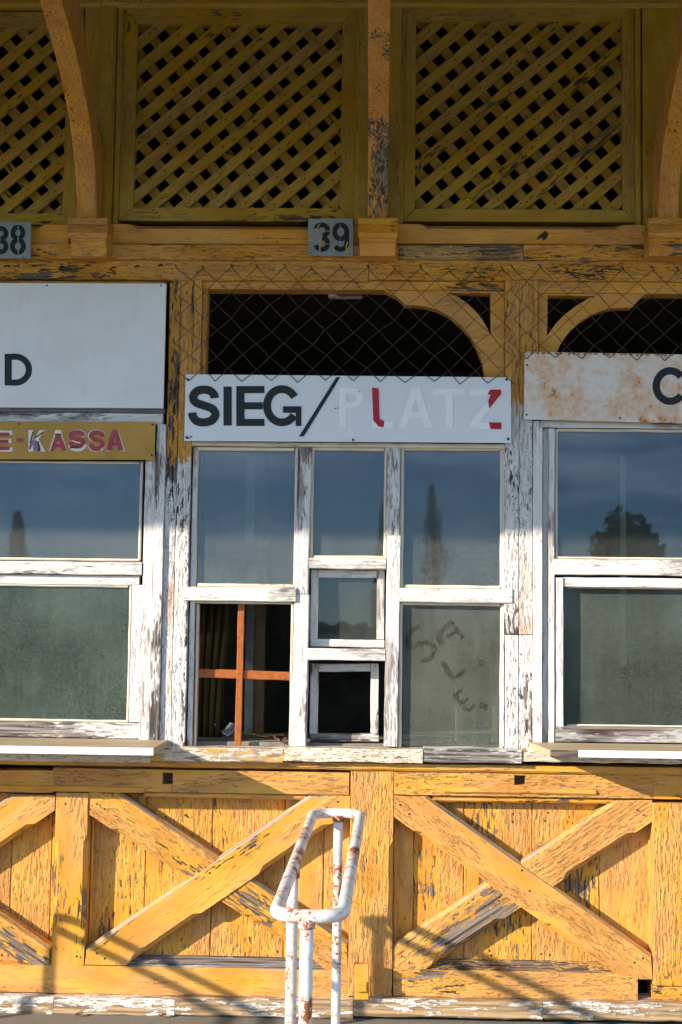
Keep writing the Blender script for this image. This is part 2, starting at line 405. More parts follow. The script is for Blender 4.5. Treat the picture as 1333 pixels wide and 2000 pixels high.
def smear(name):
    m, nt, b, out = newmat(name); g = G(nt); v = g.coords()
    tr = N(nt, 'ShaderNodeBsdfTransparent'); tr.inputs[0].default_value = (1, 1, 1, 1)
    b.inputs['Base Color'].default_value = (0.045, 0.05, 0.04, 1); b.inputs['Roughness'].default_value = 0.6
    b.inputs['Specular IOR Level'].default_value = 0.1
    mx = N(nt, 'ShaderNodeMixShader'); n = g.noise(v, 60, 5, 0.65)
    g.lk(g.step(n, 0.32, 0.7, 0.02, 0.36), mx.inputs[0]); nt.links.new(tr.outputs[0], mx.inputs[1]); nt.links.new(b.outputs[0], mx.inputs[2])
    nt.links.new(mx.outputs[0], out.inputs[0]); return m
M_SMEAR = smear('wiped_dust')

def asphalt():
    m, nt, b, out = newmat('asphalt'); g = G(nt); v = g.coords(False)
    n1 = g.noise(v, 1.2, 5, 0.6); n2 = g.noise(v, 160, 3, 0.7); n3 = g.noise(v, 0.03, 3, 0.5)
    c = g.mix(g.step(n2, 0.3, 0.7), (0.13, 0.12, 0.10), (0.29, 0.265, 0.225)); c = g.mix(g.step(n1, 0.35, 0.7, 0, 0.5), c, (0.23, 0.20, 0.155))
    c = g.mix(g.step(n3, 0.45, 0.6, 0, 0.5), c, (0.10, 0.11, 0.045))
    sy = N(nt, 'ShaderNodeSeparateXYZ'); g.lk(v, sy.inputs[0])            # the forecourt ends, a meadow begins
    ge = g.step(g.math('ADD', sy.outputs[1], g.math('MULTIPLY', n1, .3)), -0.75, -0.85)      # asphalt strip, then pale gravel out of frame, added to bounce light up the front
    c = g.mix(ge, c, g.mix(g.step(n2, 0.3, 0.7), (0.20, 0.175, 0.13), (0.32, 0.285, 0.22)))
    fe = g.step(g.math('ADD', sy.outputs[1], g.math('MULTIPLY', n1, 1.5)), -16.0, -16.6)
    c = g.mix(fe, c, g.mix(g.step(n1, 0.35, 0.65), (0.045, 0.055, 0.02), (0.08, 0.085, 0.03)))
    g.lk(c, b.inputs['Base Color']); b.inputs['Roughness'].default_value = 0.9
    g.lk(g.bump(n2, 0.004), b.inputs['Normal']); return m
M_GROUND = asphalt()
M_LEAF = simple('dark_foliage', (0.03, 0.042, 0.018), 0.7, 0.5, 3)
M_BARK = simple('bark', (0.10, 0.075, 0.05), 0.9, 0.4, 12)

# ------------------------------------------------------------------ setting
gv = []; gf = []
gr = link('ground', mesh('ground', [(-900, -900, 0), (900, -900, 0), (900, 900, 0), (-900, 900, 0)], [(0, 1, 2, 3)]), M_GROUND)
gr['kind'] = 'structure'

booth = empty('ticket_booth', (0, 0, 0))
tag(booth, 'yellow timber ticket booth with flaking paint, lattice top, white windows and crossed braces', 'building')
XL, XR = -520, 1760                       # how far the front runs past the picture, in picture columns
XLw, XRw = at(XL, 1000).x, at(XR, 1000).x

# shell: roof, inside walls, floor
def boxm(name, x0, x1, y0, y1, z0, z1, mat, parent=booth):
    c = Vector(((x0+x1)/2, (y0+y1)/2, (z0+z1)/2)); a, b_, d = (x1-x0)/2, (y1-y0)/2, (z1-z0)/2
    V = [(sx*a, sy*b_, sz*d) for sx in (-1, 1) for sy in (-1, 1) for sz in (-1, 1)]
    F = [(0, 1, 3, 2), (4, 6, 7, 5), (0, 4, 5, 1), (2, 3, 7, 6), (0, 2, 6, 4), (1, 5, 7, 3)]
    return link(name, mesh(name, V, F), mat, parent, Matrix.Translation(c))
ROOF_D, ROOF_E, ROOF_Z = 2.55, 3.43, 4.30      # overhang, eaves height, height at the wall
def slab(name, x0, x1, pr, mat, parent):
    n = len(pr); V = [(x, y, z) for x in (x0, x1) for y, z in pr]
    F = [tuple(range(n)), tuple(range(2*n-1, n-1, -1))]+[(i, i+n, (i+1) % n+n, (i+1) % n) for i in range(n)]
    return link(name, mesh(name, V, F), mat, parent)
rf = slab('roof', -13, 9, [(-ROOF_D, ROOF_E), (0.0, ROOF_Z), (2.6, ROOF_Z+.5), (2.6, ROOF_Z+.58), (0, ROOF_Z+.08), (-ROOF_D, ROOF_E+.08)], M_ROOFU, booth)
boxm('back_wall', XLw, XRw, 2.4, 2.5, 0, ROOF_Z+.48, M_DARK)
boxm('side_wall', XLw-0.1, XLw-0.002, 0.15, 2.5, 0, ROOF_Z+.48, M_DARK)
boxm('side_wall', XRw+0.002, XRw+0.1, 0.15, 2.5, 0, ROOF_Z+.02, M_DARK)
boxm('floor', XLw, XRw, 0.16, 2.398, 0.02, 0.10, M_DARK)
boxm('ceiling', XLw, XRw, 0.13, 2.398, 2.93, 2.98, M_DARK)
boxm('front_header', XLw, XRw, 0.0, 0.10, 4.1, ROOF_Z-0.002, M_ROOFU)

# ------------------------------------------------------------------ upper storey: posts, lattice panels, brackets
def lattice(x0, x1, y0, y1, hole, ang, fx0, fx1, fy0, fy1, seed):
    """opening x0..x1,y0..y1 (picture columns/rows), frame fx0.. ; hole = a grid hole centre"""
    random.seed(seed)
    YF = 0.035; YS = 0.05; YB = 0.066
    # mitred frame, four boards
    ox0, ox1, oz1, oz0 = at(fx0, (fy0+fy1)/2, YF).x, at(fx1, (fy0+fy1)/2, YF).x, at((fx0+fx1)/2, fy0, YF).z, at((fx0+fx1)/2, fy1, YF).z
    ix0, ix1, iz1, iz0 = at(x0, (y0+y1)/2, YF).x, at(x1, (y0+y1)/2, YF).x, at((x0+x1)/2, y0, YF).z, at((x0+x1)/2, y1, YF).z
    k = 0.0012
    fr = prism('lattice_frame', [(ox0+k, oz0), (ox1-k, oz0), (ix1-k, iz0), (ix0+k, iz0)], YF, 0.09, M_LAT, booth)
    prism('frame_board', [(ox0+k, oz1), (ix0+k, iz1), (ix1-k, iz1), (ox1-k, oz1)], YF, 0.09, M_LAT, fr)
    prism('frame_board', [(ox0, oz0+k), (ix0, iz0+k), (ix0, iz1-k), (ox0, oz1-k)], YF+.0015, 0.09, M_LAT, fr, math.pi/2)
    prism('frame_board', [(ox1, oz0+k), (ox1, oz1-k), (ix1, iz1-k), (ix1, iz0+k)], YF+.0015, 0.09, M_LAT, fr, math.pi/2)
    # moulding round the frame
    for a, b_ in (((ox0-0.013, oz0-0.02), (ox0-0.013, oz1+0.02)), ((ox1+0.013, oz0-0.02), (ox1+0.013, oz1+0.02))):
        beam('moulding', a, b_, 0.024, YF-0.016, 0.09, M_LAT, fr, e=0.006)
    H = at(hole[0], hole[1], YS)
    def clip(poly, q):
        for ax, val, sg in ((0, ix0-0.012, 1), (0, ix1+0.012, -1), (1, iz0-0.012, 1), (1, iz1+0.012, -1)):
            o = []
            for i in range(len(poly)):
                A, B = poly[i], poly[(i+1) % len(poly)]
                da, db = (A[ax]-val)*sg, (B[ax]-val)*sg
                if da >= 0: o.append(A)
                if (da < 0) != (db < 0):
                    t = da/(da-db); o.append((A[0]+(B[0]-A[0])*t, A[1]+(B[1]-A[1])*t))
            poly = o
            if len(poly) < 3: return None
        return poly
    nails = []
    P1, P2 = 0.0795, 0.0815
    for layer in (1, 0):
        th = ang if layer == 0 else ang-math.pi/2
        d = Vector((math.cos(th), math.sin(th))); nrm = Vector((-d.y, d.x))
        w = 0.0395; P = P1 if layer == 0 else P2
        for i in range(-16, 17):
            off = (i+0.5)*P+random.uniform(-.003, .003)
            c = Vector((H.x, H.z))+nrm*off; t2 = random.uniform(-.007, .007)
            d2 = (d+nrm*t2).normalized(); n2 = Vector((-d2.y, d2.x)); ww = (w+random.uniform(-.002, .002))/2
            L_ = 1.6
            poly = clip([tuple(c-d2*L_-n2*ww), tuple(c+d2*L_-n2*ww), tuple(c+d2*L_+n2*ww), tuple(c-d2*L_+n2*ww)], 0)
            if not poly: continue
            yy = random.uniform(-.001, .001)
            Bk = at(402, 283, YS)
            if seed == 2 and layer == 0 and abs((Vector((Bk.x, Bk.z))-c).dot(n2)) < ww*1.0:      # a snapped slat
                s_ = (Vector((Bk.x, Bk.z))-c).dot(d2)
                for a_, b_ in ((-L_, s_-.006), (s_+.030, L_)):
                    pp = clip([tuple(c+d2*a_-n2*ww), tuple(c+d2*b_-n2*ww), tuple(c+d2*(b_-.012 if b_ < L_ else b_)), tuple(c+d2*b_+n2*ww), tuple(c+d2*a_+n2*ww), tuple(c+d2*(a_+.008 if a_ > -L_ else a_))], 0)
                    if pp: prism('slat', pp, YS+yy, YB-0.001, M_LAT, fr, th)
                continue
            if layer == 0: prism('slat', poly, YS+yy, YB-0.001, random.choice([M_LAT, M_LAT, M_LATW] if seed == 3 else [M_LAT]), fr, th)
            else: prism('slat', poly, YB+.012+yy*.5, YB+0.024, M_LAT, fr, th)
    # nail heads at the crossings (front slats)
    d = Vector((math.cos(ang), math.sin(ang))); nrm = Vector((-d.y, d.x)); V = []; F = []
    for i in range(-16, 17):
        for j in range(-16, 17):
            if (i+j) % 2: continue
            p = Vector((H.x, H.z))+nrm*((i+.5)*P1)+d*((j+.5)*P2)
            if ix0 < p.x < ix1 and iz0 < p.y < iz1:
                n = len(V); r = 0.0038
                for q in range(6):
                    a = q*math.pi/3; V.append((p.x+r*math.cos(a), YS-0.0022, p.y+r*math.sin(a)))
                F.append(tuple(range(n, n+6)))
    link('nails', mesh('nails', V, F), M_NAIL, fr, kind='stuff')
A416 = math.radians(41.4)
lattice(-290, 128, 52, 416, (32, 76), A416, -325, 148, 24, 438, 1)
lattice(265, 667, 45, 406, (292, 93), A416, 238, 694, 18, 432, 2)
lattice(812, 1216, 40, 409, (837, 86.6), math.radians(40.7), 790, 1240, 14, 433, 3)
lattice(1382, 1790, 40, 412, (1412, 88), A416, 1352, 1815, 14, 436, 4)
# top rail over the panels
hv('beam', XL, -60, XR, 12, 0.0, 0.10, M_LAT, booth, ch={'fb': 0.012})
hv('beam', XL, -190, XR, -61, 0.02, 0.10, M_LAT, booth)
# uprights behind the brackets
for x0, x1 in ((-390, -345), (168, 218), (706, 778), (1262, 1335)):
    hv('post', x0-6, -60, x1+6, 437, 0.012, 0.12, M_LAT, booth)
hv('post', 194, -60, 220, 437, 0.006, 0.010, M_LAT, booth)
# horizontal members under the lattice
def fascia(x0, x1, mat):
    hv('fascia_board', x0, 438, x1, 477, -0.005, 0.10, mat, booth, ch={'ft': 0.020, 'ftd': 0.03}, stops=[(0.09, 0.90)], jit=.0006)
fascia(-345, 135, M_YELS); fascia(208, 700, M_YELS); fascia(776, 1267, M_YELS); fascia(1340, XR, M_YELS)
hv('beam', XL, 477.5, 779, 507, -0.022, 0.10, M_BEAM, booth, jit=.002)
hv('beam', 780, 478, 1022, 507, -0.020, 0.10, M_ROT, booth, jit=.002)
hv('beam', 1023, 478, XR, 508, -0.022, 0.10, M_BEAM, booth, jit=.002)
hv('beam', XL, 507.5, 720, 547, -0.004, 0.11, M_BEAM, booth, jit=.0015)
hv('beam', 721, 507.5, XR, 548, -0.002, 0.11, M_BEAM, booth, jit=.0015)

prism('knot_hole', [(at(x, y, -.006).x, at(x, y, -.006).z) for x, y in ((1047, 468), (1054, 459), (1060, 455), (1066, 450), (1072, 457), (1069, 464), (1062, 470), (1058, 463), (1053, 467))], -0.0062, -0.004, M_NAIL, booth)
# corbel blocks and curved brackets
def corbel(cx, mat):
    A = at(cx-38.5, 462, -0.12).x; B = at(cx+38.5, 462, -0.12).x; zt = at(cx, 428, -.12).z; zb = at(cx, 496, -.12).z
    h = zt-zb
    pf = [(-0.135, 0), (-0.137, .17), (-0.120, .19), (-0.128, .30), (-0.134, .42), (-0.126, .52), (-0.112, .56), (-0.112, .64), (-0.104, .66), (-0.098, .80), (-0.090, 1.0)]
    V = []; n = len(pf)
    for x in (A, B):
        tp = 0.008 if x == A else -0.008
        for y, t in pf: V.append((x+tp*(t > .55), y, zt-h*t))
        V += [(x, 0.0, zb), (x, 0.0, zt)]
    n += 2; c = Vector(((A+B)/2, -0.1, (zt+zb)/2))
    V = [Vector(v)-c for v in V]
    F = [tuple(range(n)), tuple(range(2*n-1, n-1, -1))]+[(i, i+n, (i+1) % n+n, (i+1) % n) for i in range(n)]
    link('corbel', mesh('corbel', V, F), mat, booth, Matrix.Translation(c))
def bracket(cx, mat, hw=0.039):
    X = at(cx, 420, -0.1).x; z0 = at(cx, 427, -0.1).z
    fr = crom([(.108, z0), (.125, 3.16), (.175, 3.27), (.25, 3.365), (.37, 3.46), (.53, 3.545), (.79, 3.645), (1.1, 3.73)], 5)
    bk = [(1.1, 3.88), (.49, 3.75), (0.0, 3.38), (0.0, z0)]
    pr = [(-d, z) for d, z in fr]+[(-d, z) for d, z in bk]
    n = len(pr); c = Vector((X, -0.3, 3.5)); V = []
    # local X runs up the brace so the grain follows it
    R = Matrix(((0, 0, 1), (0, 1, 0), (-1, 0, 0)))   # world->local placeholder
    M = Matrix.Translation(c) @ Matrix.Rotation(-math.pi/2, 4, 'Y')
    Mi = M.inverted(); b3 = 0.006
    rows = [(-hw, 0), (-hw+b3, 1), (hw-b3, 1), (hw, 0)]
    nf = len(fr)
    for dx, ins in rows:
        for i, (y, z) in enumerate(pr):
            yy = y
            if not ins and i < nf: yy = y+b3*0.7
            V.append(Mi @ Vector((X+dx+random.uniform(-.001, .001), yy, z)))
    F = [tuple(range(n-1, -1, -1)), tuple(3*n+i for i in range(n))]
    for r in range(3):
        for i in range(n):
            j = (i+1) % n; F.append((r*n+i, r*n+j, (r+1)*n+j, (r+1)*n+i))
    link('bracket', mesh('bracket', V, F), mat, booth, M)
for cx, mc, mb in ((-390, M_YELF, M_YEL), (172, M_YELF, M_YELF), (738, M_YELS, M_YELW), (1305, M_YELF, M_YELF)):
    corbel(cx, mc); bracket(cx if cx != 172 else 170, mb)
    slab('rafter', at(cx, 0).x-.05, at(cx, 0).x+.05, [(-ROOF_D+.05, ROOF_E-.09), (-.01, ROOF_Z-.14), (-.01, ROOF_Z-.004), (-ROOF_D+.05, ROOF_E+.007)], M_ROOFU, rf)

# ------------------------------------------------------------------ middle storey posts
def post2(x0, x1, ya, yb, yf, back, dx=0):
    o = hv('post', x0, ya, x1, yb, yf, back, M_POST, booth, jit=.0012)
    return o
post2(322, 344, 548, 1462, 0.000, 0.12); post2(344.6, 371, 548, 1462, -0.002, 0.12)
hv('post', 371.5, 548, 394, 735, 0.0, 0.12, M_YEL, booth)
hv('window_stile', 394.5, 560, 404, 760, 0.025, 0.10, M_YEL, booth)
post2(986.5, 1014, 548, 1239, -0.001, 0.12); post2(1014.6, 1041, 548, 1239, 0.001, 0.12)
hv('post', 987.5, 1240.5, 1013, 1462, 0.000, 0.12, M_POSTW, booth); hv('post', 1013.6, 1240.5, 1041, 1462, 0.002, 0.12, M_POSTW, booth)
hv('post', 1041.5, 548, 1052, 690, 0.003, 0.12, M_YELF, booth)
for c in (-270, 1590):
    hv('post', c-30, 548, c+30, 1462, 0.0, 0.12, M_POST, booth)
# opening heads
hv('opening_head', 394, 548.5, 986, 566, 0.018, 0.10, M_YEL, booth)
hv('opening_head', 1052, 549, 1560, 573, 0.018, 0.10, M_YEL, booth)
hv('opening_head', -240, 548.5, 321, 566, 0.018, 0.10, M_YEL, booth)
hv('label_strip', 642, 570, 708, 583, 0.10, 0.11, M_GREYB, booth)
def spandrel(pxs, tri):
    q = lambda L_: [(at(x, y, .03).x, at(x, y, .03).z) for x, y in L_]
    holed('arched_spandrel', q(pxs), [q(tri)], 0.03, 0.085, M_YELS, booth)
spandrel([(748, 566.5), (762, 574), (775, 579), (787, 590), (790, 597), (806, 596), (830, 598), (855, 605), (880, 618), (900, 634), (918, 655), (932, 680), (942, 705), (948, 736), (985.5, 736), (985.5, 566.5)],
         [(874, 572), (895, 580), (915, 594), (935, 614), (950, 636), (959, 656), (959, 573)])
spandrel([(1268, 573.5), (1256, 577), (1246, 588), (1234, 601), (1212, 601), (1188, 603), (1160, 612), (1133, 628), (1112, 648), (1095, 672), (1086, 694), (1080, 720), (1052.5, 720), (1052.5, 573.5)],
         [(1166, 578), (1148, 584), (1125, 598), (1104, 614), (1086, 632), (1069, 656), (1070, 577)])

# ------------------------------------------------------------------ middle window
def pane(px0, py0, px1, py1, Y, mat, parent, name='pane'):
    xm = (min(max(px0, 0), PW)+min(max(px1, 0), PW))/2
    A, B = at(px0, (py0+py1)/2, Y), at(px1, (py0+py1)/2, Y); C_, D_ = at(xm, py0, Y), at(xm, py1, Y)
    c = Vector(((A.x+B.x)/2, Y, (C_.z+D_.z)/2)); a, h = (B.x-A.x)/2, (C_.z-D_.z)/2; t = 0.0035
    V = [(sx*a, sy*t/2+t/2, sz*h) for sx in (-1, 1) for sy in (-1, 1) for sz in (-1, 1)]
    F = [(0, 1, 3, 2), (4, 6, 7, 5), (0, 4, 5, 1), (2, 3, 7, 6), (0, 2, 6, 4), (1, 5, 7, 3)]
    return link(name, mesh(name, V, F), mat, parent, Matrix.Translation(c))
def putty(px0, py0, px1, py1, Y, parent, w=7, d=0.018, skip='', mat=None):
    mat = mat or M_CREAM
    if 't' not in skip: hv('putty_bead', px0, py0-w, px1, py0, Y-d, Y+.002, mat, parent, e=.004)
    if 'b' not in skip: hv('putty_bead', px0, py1, px1, py1+w, Y-d, Y+.002, mat, parent, e=.004)
    if 'l' not in skip: hv('putty_bead', px0-w, py0-w+1, px0-.3, py1+w-1, Y-d+.0015, Y+.002, mat, parent, e=.004)
    if 'r' not in skip: hv('putty_bead', px1+.3, py0-w+1, px1+w, py1+w-1, Y-d+.0015, Y+.002, mat, parent, e=.004)

wf = hv('window_frame', 372, 864, 986, 873, 0.004, 0.10, M_CREAM, booth)       # head of the frame
hv('stile', 371.6, 873.5, 381, 1458, 0.018, 0.10, M_WHT, wf)
hv('stile', 981.5, 873.5, 986, 1458, 0.016, 0.10, M_WHT, wf)
GY = 0.038
hv('mullion', 580, 871, 606, 1160, 0.006, 0.10, M_WHTW, wf, tilt=-0.003); 
hv('mullion', 572.5, 1161, 601, 1458, 0.006, 0.10, M_WHT, wf, tilt=-0.003)
hv('mullion', 756, 871, 781.5, 1045, 0.006, 0.10, M_WHTW, wf, tilt=-0.001); hv('mullion', 753.5, 1045.5, 780, 1458, 0.004, 0.10, M_WHT, wf, tilt=-0.003)
hv('crossbar', 357, 1147, 578, 1174, -0.006, 0.09, M_WHT, wf)
hv('crossbar', 781, 1150, 1001, 1177, -0.007, 0.09, M_WHT, wf)
hv('crossbar', 604, 1091, 754.5, 1111, 0.003, 0.09, M_WHT, wf)
hv('crossbar', 600, 1267, 753, 1290, 0.002, 0.09, M_WHT, wf)
# panes
pane(384, 872, 580, 1147, GY, M_G1, wf); putty(386, 880, 575, 1140, GY, wf)
pane(604, 872, 757, 1092, GY, M_G1, wf); putty(613, 880, 750, 1085, GY, wf)
pane(780, 872, 984, 1150, GY, M_G1, wf); putty(789, 880, 977, 1143, GY, wf)
pane(778, 1176, 984, 1459, GY, M_G3, wf, 'smeared_pane'); putty(786, 1183, 977, 1456, GY, wf, skip='b')
hv('putty_bead', 380, 1174.5, 571, 1179, 0.02, 0.05, M_CREAM, wf, e=.003)
hv('putty_bead', 567, 1179, 572.2, 1456, 0.014, 0.05, M_CREAM, wf, e=.003)
hv('putty_bead', 381.3, 1180, 386, 1456, 0.04, 0.07, M_CREAM, wf, e=.003)
# small ticket hatches
def sash(px0, py0, px1, py1, yf, mat, gm, t=15, tilt=0.0):
    y2 = yf+0.034
    s = hv('hatch_sash', px0, py1-t, px1, py1, yf, y2, mat, wf, tilt=tilt)
    hv('sash_rail', px0+t, py0, px1-t, py0+t, yf, y2, mat, s, tilt=tilt)
    hv('sash_stile', px0, py0, px0+t-.4, py1-t-.4, yf+.001, y2, mat, s); hv('sash_stile', px1-t+.4, py0, px1, py1-t-.4, yf+.001, y2, mat, s)
    if gm: pane(px0+t-3, py0+t-3, px1-t+3, py1-t+3, yf+.024, gm, s)
    return s
sash(607, 1113, 751, 1264, 0.062, M_WHT, M_G4)
sash(606, 1296, 740, 1449, 0.125, M_WHTW, None, 16, tilt=.0018)
# rusty bars across the broken pane
vb = hv('window_bar', 462, 1176, 475, 1456, 0.055, 0.067, M_BAR, wf, tilt=-0.002)
hv('window_bar', 374, 1309, 572, 1326, 0.068, 0.078, M_BAR, wf, tilt=-0.004)

# SALE wiped into the dust
def smear_stroke(pts, w):
    P = crom(pts, 5); V = []; F = []
    for i, p in enumerate(P):
        a = P[max(i-1, 0)]; b_ = P[min(i+1, len(P)-1)]; d = Vector((b_[0]-a[0], b_[1]-a[1])).normalized(); n = Vector((-d.y, d.x))*(w/2*random.uniform(.75, 1.2))
        for s_ in (-1, 1):
            q = at(p[0]+n.x*s_, p[1]+n.y*s_, GY-0.0012); V.append(q)
    k = len(V)
    V += [v+Vector((0, .0006, 0)) for v in V]
    for i in range(len(P)-1):
        F.append((2*i, 2*i+1, 2*i+3, 2*i+2)); F.append((k+2*i, k+2*i+2, k+2*i+3, k+2*i+1))
        F.append((2*i, 2*i+2, k+2*i+2, k+2*i)); F.append((2*i+1, k+2*i+1, k+2*i+3, 2*i+3))
    link('finger_writing', mesh('finger_writing', V, F), M_SMEAR, wf)
q = lambda L_: [(660+x/2.8975, 830+y/2.8975) for x, y in L_]
smear_stroke(q([(465, 1135), (420, 1165), (395, 1215), (410, 1260), (470, 1235), (525, 1235), (545, 1275), (520, 1320), (470, 1335)]), 9)
smear_stroke(q([(648, 1112), (606, 1150), (572, 1196), (590, 1240)]), 10)
smear_stroke(q([(644, 1118), (672, 1156), (712, 1206)]), 9); smear_stroke(q([(612, 1196), (645, 1186), (676, 1160)]), 7)
smear_stroke(q([(590, 1335), (620, 1390), (650, 1440)]), 10); smear_stroke(q([(650, 1440), (690, 1410), (720, 1385)]), 8)
smear_stroke(q([(660, 1520), (700, 1580), (735, 1620)]), 9); smear_stroke(q([(735, 1620), (775, 1585)]), 7); smear_stroke(q([(700, 1575), (740, 1545)]), 7); smear_stroke(q([(665, 1525), (705, 1495)]), 7)
smear_stroke(q([(800, 1345), (830, 1350)]), 12); smear_stroke(q([(800, 1580), (850, 1600)]), 12)

# ------------------------------------------------------------------ left and right windows
wl = hv('window_frame', -235, 806, 318, 828, -0.012, 0.09, M_WHTW, booth)
hv('header_board', -235, 797, 321, 805.5, -0.020, 0.09, M_GREYBAND, wl)
hv('stile', 299, 829, 317.5, 1448, -0.016, 0.09, M_WHTW, wl); hv('stile', 278, 890, 298.5, 1448, -0.004, 0.09, M_WHT, wl)
hv('crossbar', -235, 1097, 277, 1122, -0.008, 0.09, M_WHTW, wl)
pane(-235, 885, 279, 1098, 0.018, M_G1, wl); putty(-230, 905, 272, 1090, 0.018, wl, w=5, d=.014)
ls = hv('sash', -235, 1411, 272, 1441, 0.002, 0.05, M_WHTW, wl)
hv('sash_rail', -235, 1123, 272, 1142, 0.012, 0.05, M_WHT, ls); hv('sash_stile', 256, 1142.5, 276, 1410.5, 0.004, 0.05, M_WHTW, ls)
pane(-235, 1138, 258, 1414, 0.030, M_G2, ls); putty(-230, 1146, 250, 1405, 0.030, ls, w=5, d=.014)

wr = hv('window_frame', 1060, 822, 1560, 836, 0.002, 0.09, M_WHT, booth)
hv('stile', 1042, 822, 1060, 1450, -0.014, 0.09, M_WHT, wr); hv('stile', 1060.5, 837, 1072, 1450, 0.022, 0.09, M_WHT, wr); hv('stile', 1072.3, 837, 1084, 1450, 0.000, 0.09, M_WHT, wr)
hv('crossbar', 1083, 1093, 1560, 1123, -0.006, 0.09, M_WHT, wr)
pane(1082, 836, 1560, 1095, 0.022, M_G4, wr); putty(1090, 843, 1555, 1088, 0.022, wr, w=5, d=.014)
rs = hv('sash', 1085, 1420, 1560, 1450, 0.004, 0.07, M_GREYB, wr)
hv('sash_rail', 1101, 1128, 1560, 1147, 0.012, 0.07, M_WHT, rs); hv('sash_stile', 1085, 1128, 1101, 1419.5, 0.006, 0.07, M_WHT, rs)
pane(1098, 1142, 1560, 1424, 0.056, M_G5, rs); putty(1108, 1150, 1555, 1416, 0.056, rs, w=5, d=.012, skip='l')

# sills and ledges
hv('sill', 296, 1461, 553, 1488, -0.055, 0.05, M_SILL, booth, jit=.0018); hv('sill', 553.7, 1462, 826, 1489, -0.053, 0.05, M_SILL, booth, jit=.002)
hv('sill', 828, 1463, 1019, 1490, -0.056, 0.05, M_WHTW, booth, jit=.002); hv('sill', 1020.5, 1463, XR, 1490, -0.05, 0.05, M_SILL, booth, jit=.002)
hv('sill', XL, 1461, 295, 1488, -0.05, 0.05, M_SILL, booth)
def ledge(xa, xb, za, name='ledge', front=-0.31, th=0.024, cut=0.05, side=1, edge=None):
    # top view: end cut slightly skew
    x0, x1 = xa, xb
    V = []
    zt = za
    pts = [(x0, 0.0), (x1, 0.0), (x1-(cut if side > 0 else 0), front), (x0+(cut if side < 0 else 0), front)]
    V = [(x, y, zt+y*0.02) for x, y in pts]+[(x, y, zt-th+y*0.02) for x, y in pts]
    c = Vector(((x0+x1)/2, front/2, zt)); V = [Vector(v)-c for v in V]
    F = [(0, 3, 2, 1), (4, 5, 6, 7), (0, 1, 5, 4), (1, 2, 6, 5), (2, 3, 7, 6), (3, 0, 4, 7)]
    o = link(name, mesh(name, V, F), M_LEDGE, booth, Matrix.Translation(c))
    return o, zt+front*0.02, th
zl = at(200, 1443, 0).z; xl1 = at(328, 1446, 0).x
lo, ze, th = ledge(XLw, xl1, zl, cut=0.004)
boxm('edge_strip', XLw, xl1-0.005, -0.3145, -0.3105, ze-th-.002, ze+.001, M_EDGE, lo)
zr = at(1200, 1452, 0).z; xr0 = at(1034, 1453, 0).x
ro, ze2, th = ledge(xr0, XRw, zr, side=-1, cut=0.045, front=-0.27)
boxm('edge_strip', at(1130, 1475, -.27).x, XRw, -0.2745, -0.2705, ze2-th-.001, ze2+.001, M_EDGE, ro)

boxm('edge_strip', xr0+.05, at(1129, 1475, -.27).x, -0.2735, -0.2705, ze2-th, ze2, M_ROT, ro)
# ------------------------------------------------------------------ lower front
hv('cornice_strip', XL, 1489.5, XR, 1504, -0.018, 0.10, M_YEL, booth, jit=.0015, ch={'fb': .008})
def railed(x0, y0, x1, y1, hx0, hy0, hx1, hy1, mat):
    A, B = at(x0, y0, 0), at(x1, y1, 0); h0, h1 = at(hx0, hy0, 0), at(hx1, hy1, 0)
    zt = at((x0+x1)/2, y0, 0).z; zb = at((x0+x1)/2, y1, 0).z
    return holed('rail', [(A.x, zb), (B.x, zb), (B.x, zt), (A.x, zt)], [[(h0.x, h0.z), (h0.x, h1.z), (h1.x, h1.z), (h1.x, h0.z)]], 0.0, 0.05, mat, booth)
hv('rail', XL, 1504.5, 104, 1548, 0.0, 0.10, M_YEL, booth)
railed(104.8, 1504.5, 682, 1548, 318, 1509, 338, 1532, M_YEL)
railed(768.7, 1507, 1276, 1556, 1005, 1514, 1027, 1533, M_YELF)
hv('rail', 1276.5, 1508, XR, 1561, 0.001, 0.10, M_YEL, booth)
hv('rail_backing', 104, 1504.5, 1277, 1548, 0.055, 0.10, M_INWOOD, booth)
hv('moulding', XL, 1535, 282, 1546, -0.008, 0.0, M_YELS, booth, tilt=-.002, e=.004)
hv('moulding', 282, 1549, 640, 1560, 0.016, 0.07, M_YEL, booth, e=.006); hv('moulding', 845, 1557, 1200, 1568, 0.016, 0.07, M_YEL, booth, e=.006)
hv('moulding', 868, 1541, 1165, 1551, -0.010, 0.0, M_YELS, booth, e=.006)
# posts
hv('post', 105, 1548.6, 169, 1889, 0.0, 0.11, M_YEL, booth, ch={'ft': .016, 'fb': .016}, stops=[(0.24, 0.76)])
hv('post', 683, 1505, 768, 1946, -0.002, 0.11, M_YELF, booth, ch={'fb': .018}, stops=[(0.28, 0.69)])
hv('corner_board', 1277, 1569, 1345, 1925, -0.012, 0.11, M_YELF, booth)
hv('corner_board', 1345.6, 1569, XR, 1925, -0.010, 0.11, M_YEL, booth)
# planks (recessed)
edges = [-500, -390, -270, -140, 22, 100, 176, 284, 414, 556, 632, 684, 772, 808, 906, 1040, 1171, 1278]
mats = [M_YEL, M_YELF]
for i in range(len(edges)-1):
    hv('plank', edges[i]+.5, 1549, edges[i+1]-.5, 1880, 0.075+random.uniform(-.0015, .0015), 0.10, M_YELF if edges[i] in (284, 906, 1040, 808) else random.choice(mats), booth, e=.003)
for a, b_ in ((176, 181), (768.5, 776), (1268, 1276)):
    hv('plank_bead', a, 1549, b_, 1880, 0.058, 0.076, M_YEL, booth, e=.004)
